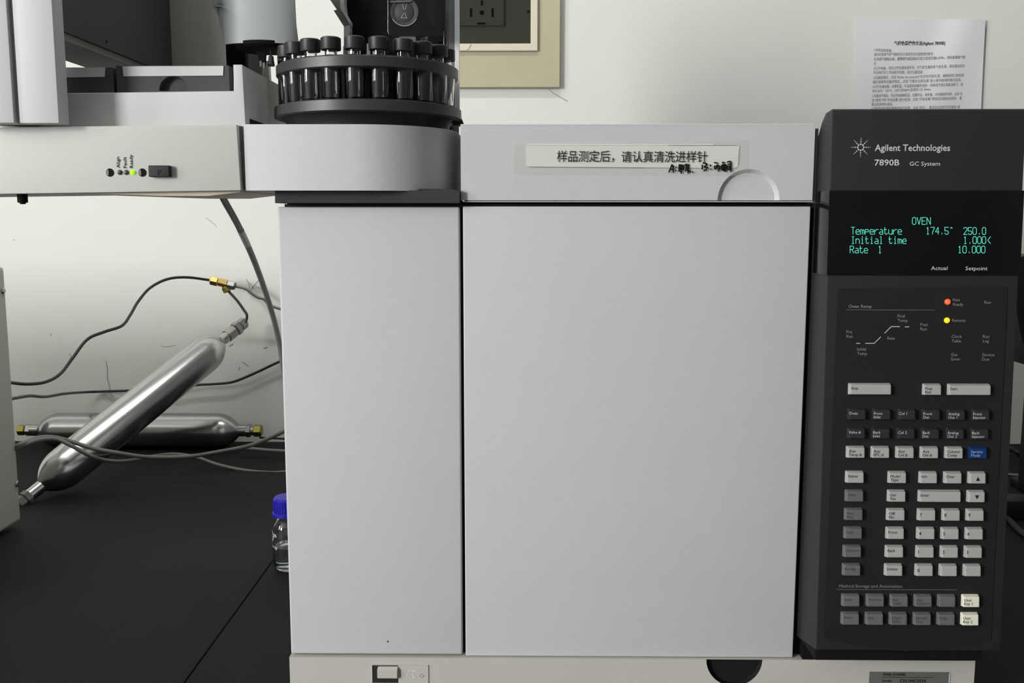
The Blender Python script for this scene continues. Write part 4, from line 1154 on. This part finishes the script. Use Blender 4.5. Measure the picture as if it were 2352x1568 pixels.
# ------------------------------------------------------------------ outlet box on the wall
k2 = (WY+.786)/2200
OB = thing('wall_outlet_box', 'cream outlet box with tinted cover on the wall', 'outlet box', at(1090, -60, WY))
yo = WY-.012
def fr(bm, x0, y0_, x1, y1_, w, yf, yb2, h=None):
    a = at(x0, y1_, yf); b = at(x1, y0_, yf); h = (h or w)*k2; w = w*k2
    V = []
    for yq_ in (yf, yb2):
        V.append([bm.verts.new((x, yq_, z)) for x, z in ((a.x, a.z), (b.x, a.z), (b.x, b.z), (a.x, b.z), (a.x+w, a.z+h), (b.x-w, a.z+h), (b.x-w, b.z-h), (a.x+w, b.z-h))])
    F_, B_ = V
    for i in range(4):
        j = (i+1) % 4
        bm.faces.new((F_[i], F_[j], F_[j+4], F_[i+4])); bm.faces.new((B_[i], B_[i+4], B_[j+4], B_[j]))
        bm.faces.new((F_[i], B_[i], B_[j], F_[j])); bm.faces.new((F_[i+4], F_[j+4], B_[j+4], B_[i+4]))
    bmesh.ops.bevel(bm, geom=list({e for v in F_ for e in v.link_edges if all(q in F_ for q in e.verts)}), offset=.0008, segments=2, affect='EDGES')
bm = bmesh.new(); fr(bm, 850, -330, 1289, 201, 56, yo, WY, 88); new_obj('outer_frame', bm, M['cream'], OB, label='cream outer frame')
bm = bmesh.new(); fr(bm, 905, -275, 1236, 117, 15.5, yo-.006, WY-.003)
new_obj('inner_frame', bm, M['creaml'], OB, label='pale inner frame')
bm = bmesh.new(); a = at(905, 117, WY-.003); b = at(1236, -275, WY-.003); box(bm, a.x, b.x, WY-.003, WY-.0002, a.z, b.z); new_obj('back_plate', bm, M['socket'], OB)
bm = bmesh.new(); a = at(1050, 59, WY-.008); b = at(1157, -48, WY-.008)
box(bm, a.x, b.x, WY-.008, WY-.003, a.z, b.z, .001)
def slot(x0, y0_, x1, y1_):
    a = at(x0, y1_, WY-.0084); b = at(x1, y0_, WY-.0084); box(bm, a.x, b.x, WY-.0084, WY-.0078, a.z, b.z, mi=1)
slot(1104, 1, 1109, 12.5); slot(1079, 19, 1084.5, 39); slot(1128.5, 19, 1134, 39); slot(1096, 51.5, 1115, 56.5); slot(1078, -22, 1083, -6); slot(1130, -22, 1135, -6)
poly(bm, disc_pts(at(1106.5, 29, WY-.0085), X, Z, 5*k2, 16), 1)
new_obj('socket_plate', bm, [M['socket'], M['inkdark']], OB, label='socket plate with pin slots')
bm = bmesh.new(); a = at(919, 101, yo+.001); b = at(1223, -262, yo+.001); box(bm, a.x, b.x, yo+.0005, yo+.002, a.z, b.z)
slot_c = at(1213.5, 27, yo); lathe(bm, [(0, 0), (4*k2, 0), (4*k2, .002), (0, .002)], slot_c, -Y, 14)
new_obj('tinted_cover', bm, M['tint'], OB, label='dark tinted hinged cover')
bm = bmesh.new(); prism(bm, [at(1082, 101, yo-.007), at(1076, 113, yo-.007), at(1070, 113, yo-.007), at(1076, 101, yo-.007)], Y*.002); new_obj('finger_tab', bm, M['creaml'], OB)

# ------------------------------------------------------------------ printed sheet on the wall
bm = bmesh.new()
nx, nz = 36, 30
yp = WY-.005
def sheet_y(u, v):
    q = u+v*0.35
    return yp-0.0010-0.0038*math.sin((q-.72)*9.0)*math.exp(-((q-.80)/.26)**2)-0.0010*math.sin(u*14+v*3)*v
def drape(bmT):
    a = at(1967, 44, yp); b = at(2262, 44, yp); c = at(1955, 390, yp)
    for vv in bmT.verts:
        v = (a.z-vv.co.z)/(a.z-c.z); x0 = a.x+(c.x-a.x)*v
        vv.co.y = sheet_y(max(0, min(1, (vv.co.x-x0)/(b.x-a.x))), max(0, v))-.0007
rowsv = []
for j in range(nz+1):
    v = j/nz; r = []
    for i in range(nx+1):
        u = i/nx
        px = (1967+(2262-1967)*u)*(1-v)+(1955+(2247-1955)*u)*v
        py = (44+(45-44)*u)*(1-v)+390*v
        p = at(px, py, yp)
        p.y = sheet_y(u, v)
        r.append(bm.verts.new(p))
    rowsv.append(r)
for j in range(nz):
    for i in range(nx): bm.faces.new((rowsv[j][i], rowsv[j][i+1], rowsv[j+1][i+1], rowsv[j+1][i]))
sheet = new_obj('instruction_sheet', bm, M['paper'], smooth=True)
bmT = bmesh.new(); 
origin_to(sheet, at(2110, 200, yp)); tag(sheet, 'slightly creased white sheet of printed instructions taped to the wall', 'paper')
yq = yp-.0052
line_text(bmT, '气相色谱操作方法(Agilent 7890B)', 2055, 2172, 101.5, 7.4, yq, 0.022)
drape(bmT); new_obj('sheet_title', bmT, M['titleink'], sheet)
LN = [('1.开机前的准备。', 2009, 2051, 116.5, 118), ('首先检查载气氮气钢瓶的压力是否符合仪器使用的要求。', 2009, 2147, 127, 125), ('打开氮气钢瓶总阀，缓慢调节减压阀出口压力至规定值0.5MPa，再检查管路气密', 2008.5, 2217, 138, 133.5),
      ('性', 2008.5, 2013, 148, 148), ('2.打开电脑，然后打开仪器电源开关，空气发生器和氢气发生器，等仪器自检完', 2008, 2216, 159, 153.5), ('毕后再打开工作站软件界面，进行仪器连接', 2007.5, 2121, 168.5, 167),
      ('3.仪器连接后，点击“Power on successful”时方可开始升温，编辑进样口和检测', 2007, 2214, 180, 175), ('器的温度和流量参数后，点击“下载方法到仪器”进入等待就绪的稳定状态。', 2006, 2209, 190, 185.5),
      ('4.打开色谱柱箱，设置初温，升温速率和最终温度，待基线平稳后准备进样了，具', 2005, 2212.5, 201, 196), ('体方法为：120℃，150℃和300℃各保持 5分 30min。', 2005, 2140, 211, 206.5),
      ('5.待基线平稳后，可以开始编辑样品，设置样品、进样量，点击编辑序列表，点击“开', 2004.5, 2211, 222, 217.5), ('始”按钮下的“开始采集”进行检测，点击“开始采集”按钮后仪器自动进样。 需', 2004, 2210, 232, 227.5),
      ('要注意进样针清洗。', 2003.5, 2053, 241.5, 241), ('6.测定完成后保存数据并进行处理，点击“积分”，再点击右边的“打印报告”按', 2003, 2206, 251, 247.5)]
bmT = bmesh.new()
for s, x0, x1, yb2, ye in LN:
    o = at(x0, yb2, yq); e = at(x1, ye, yq); ux = (e-o).normalized()
    put_text(bmT, s, o, ux, Vector((-ux.z, 0, ux.x)), (e-o).length, 5.4*k2, -0.004)
drape(bmT); ob = new_obj('sheet_text', bmT, M['paperink'], sheet); ob['kind'] = 'stuff'

# ------------------------------------------------------------------ things right of the console
bm = bmesh.new()
prism(bm, [at(2338, 592, .62), at(2332, 640, .62), at(2333, 700, .62), at(2341, 752, .62), at(2353, 800, .62), at(2362, 840, .62), at(2480, 850, .62), at(2480, 580, .62), at(2352, 587, .62)], (0, .05, 0), bev=.003)
mb = new_obj('equipment_case', bm, M['black'], smooth=True)
a = at(2400, 845, .62)
bm2 = bmesh.new(); box(bm2, a.x-.01, a.x+.03, .635, .655, .012, a.z+.03, .002); box(bm2, a.x-.0, a.x+.10, .60, .70, 0, .014, .004); new_obj('stand', bm2, M['black'], mb)
origin_to(mb, Vector((a.x, .64, 0)))
for ch in mb.children: ch.location = -mb.location
tag(mb, 'black equipment case on a stand at the right edge behind the console', 'equipment case')
def bench_cable(name, label, pts, r, m):
    bm = bmesh.new(); P = []
    for x, y, h in pts: P.append(atz(x, y, r+h))
    tube(bm, P, r, 10); o = new_obj(name, bm, m, smooth=True); origin_to(o, P[0]); tag(o, label, 'cable'); return o
bench_cable('power_cable', 'black cable coiled on the bench right of the console, nearest the wall', [(2280, 1035, 0), (2312, 1030, .01), (2335, 1037, .012), (2352, 1055, 0), (2375, 1070, 0), (2420, 1060, 0)], .0045, M['black'])
bench_cable('power_cable', 'thin grey cable lying straight on the bench right of the console', [(2270, 1083, 0), (2316, 1089, 0), (2352, 1092, 0), (2420, 1095, 0)], .0025, M['greyp'])
bench_cable('power_cable', 'dark grey flat cable slanting to the right edge of the picture', [(2270, 1165, 0), (2313, 1190, 0), (2335, 1212, 0), (2360, 1232, 0), (2420, 1270, 0)], .0042, M['bracket'])
bm = bmesh.new(); p = atz(2345, 1195, 0)
box(bm, p.x-.045, p.x+.12, p.y, p.y+.04, 0, .028, .004)
pp = new_obj('power_adapter', bm, M['black'], smooth=True); origin_to(pp, Vector((p.x, p.y, 0))); tag(pp, 'black power adapter on the bench at the right edge', 'power adapter')
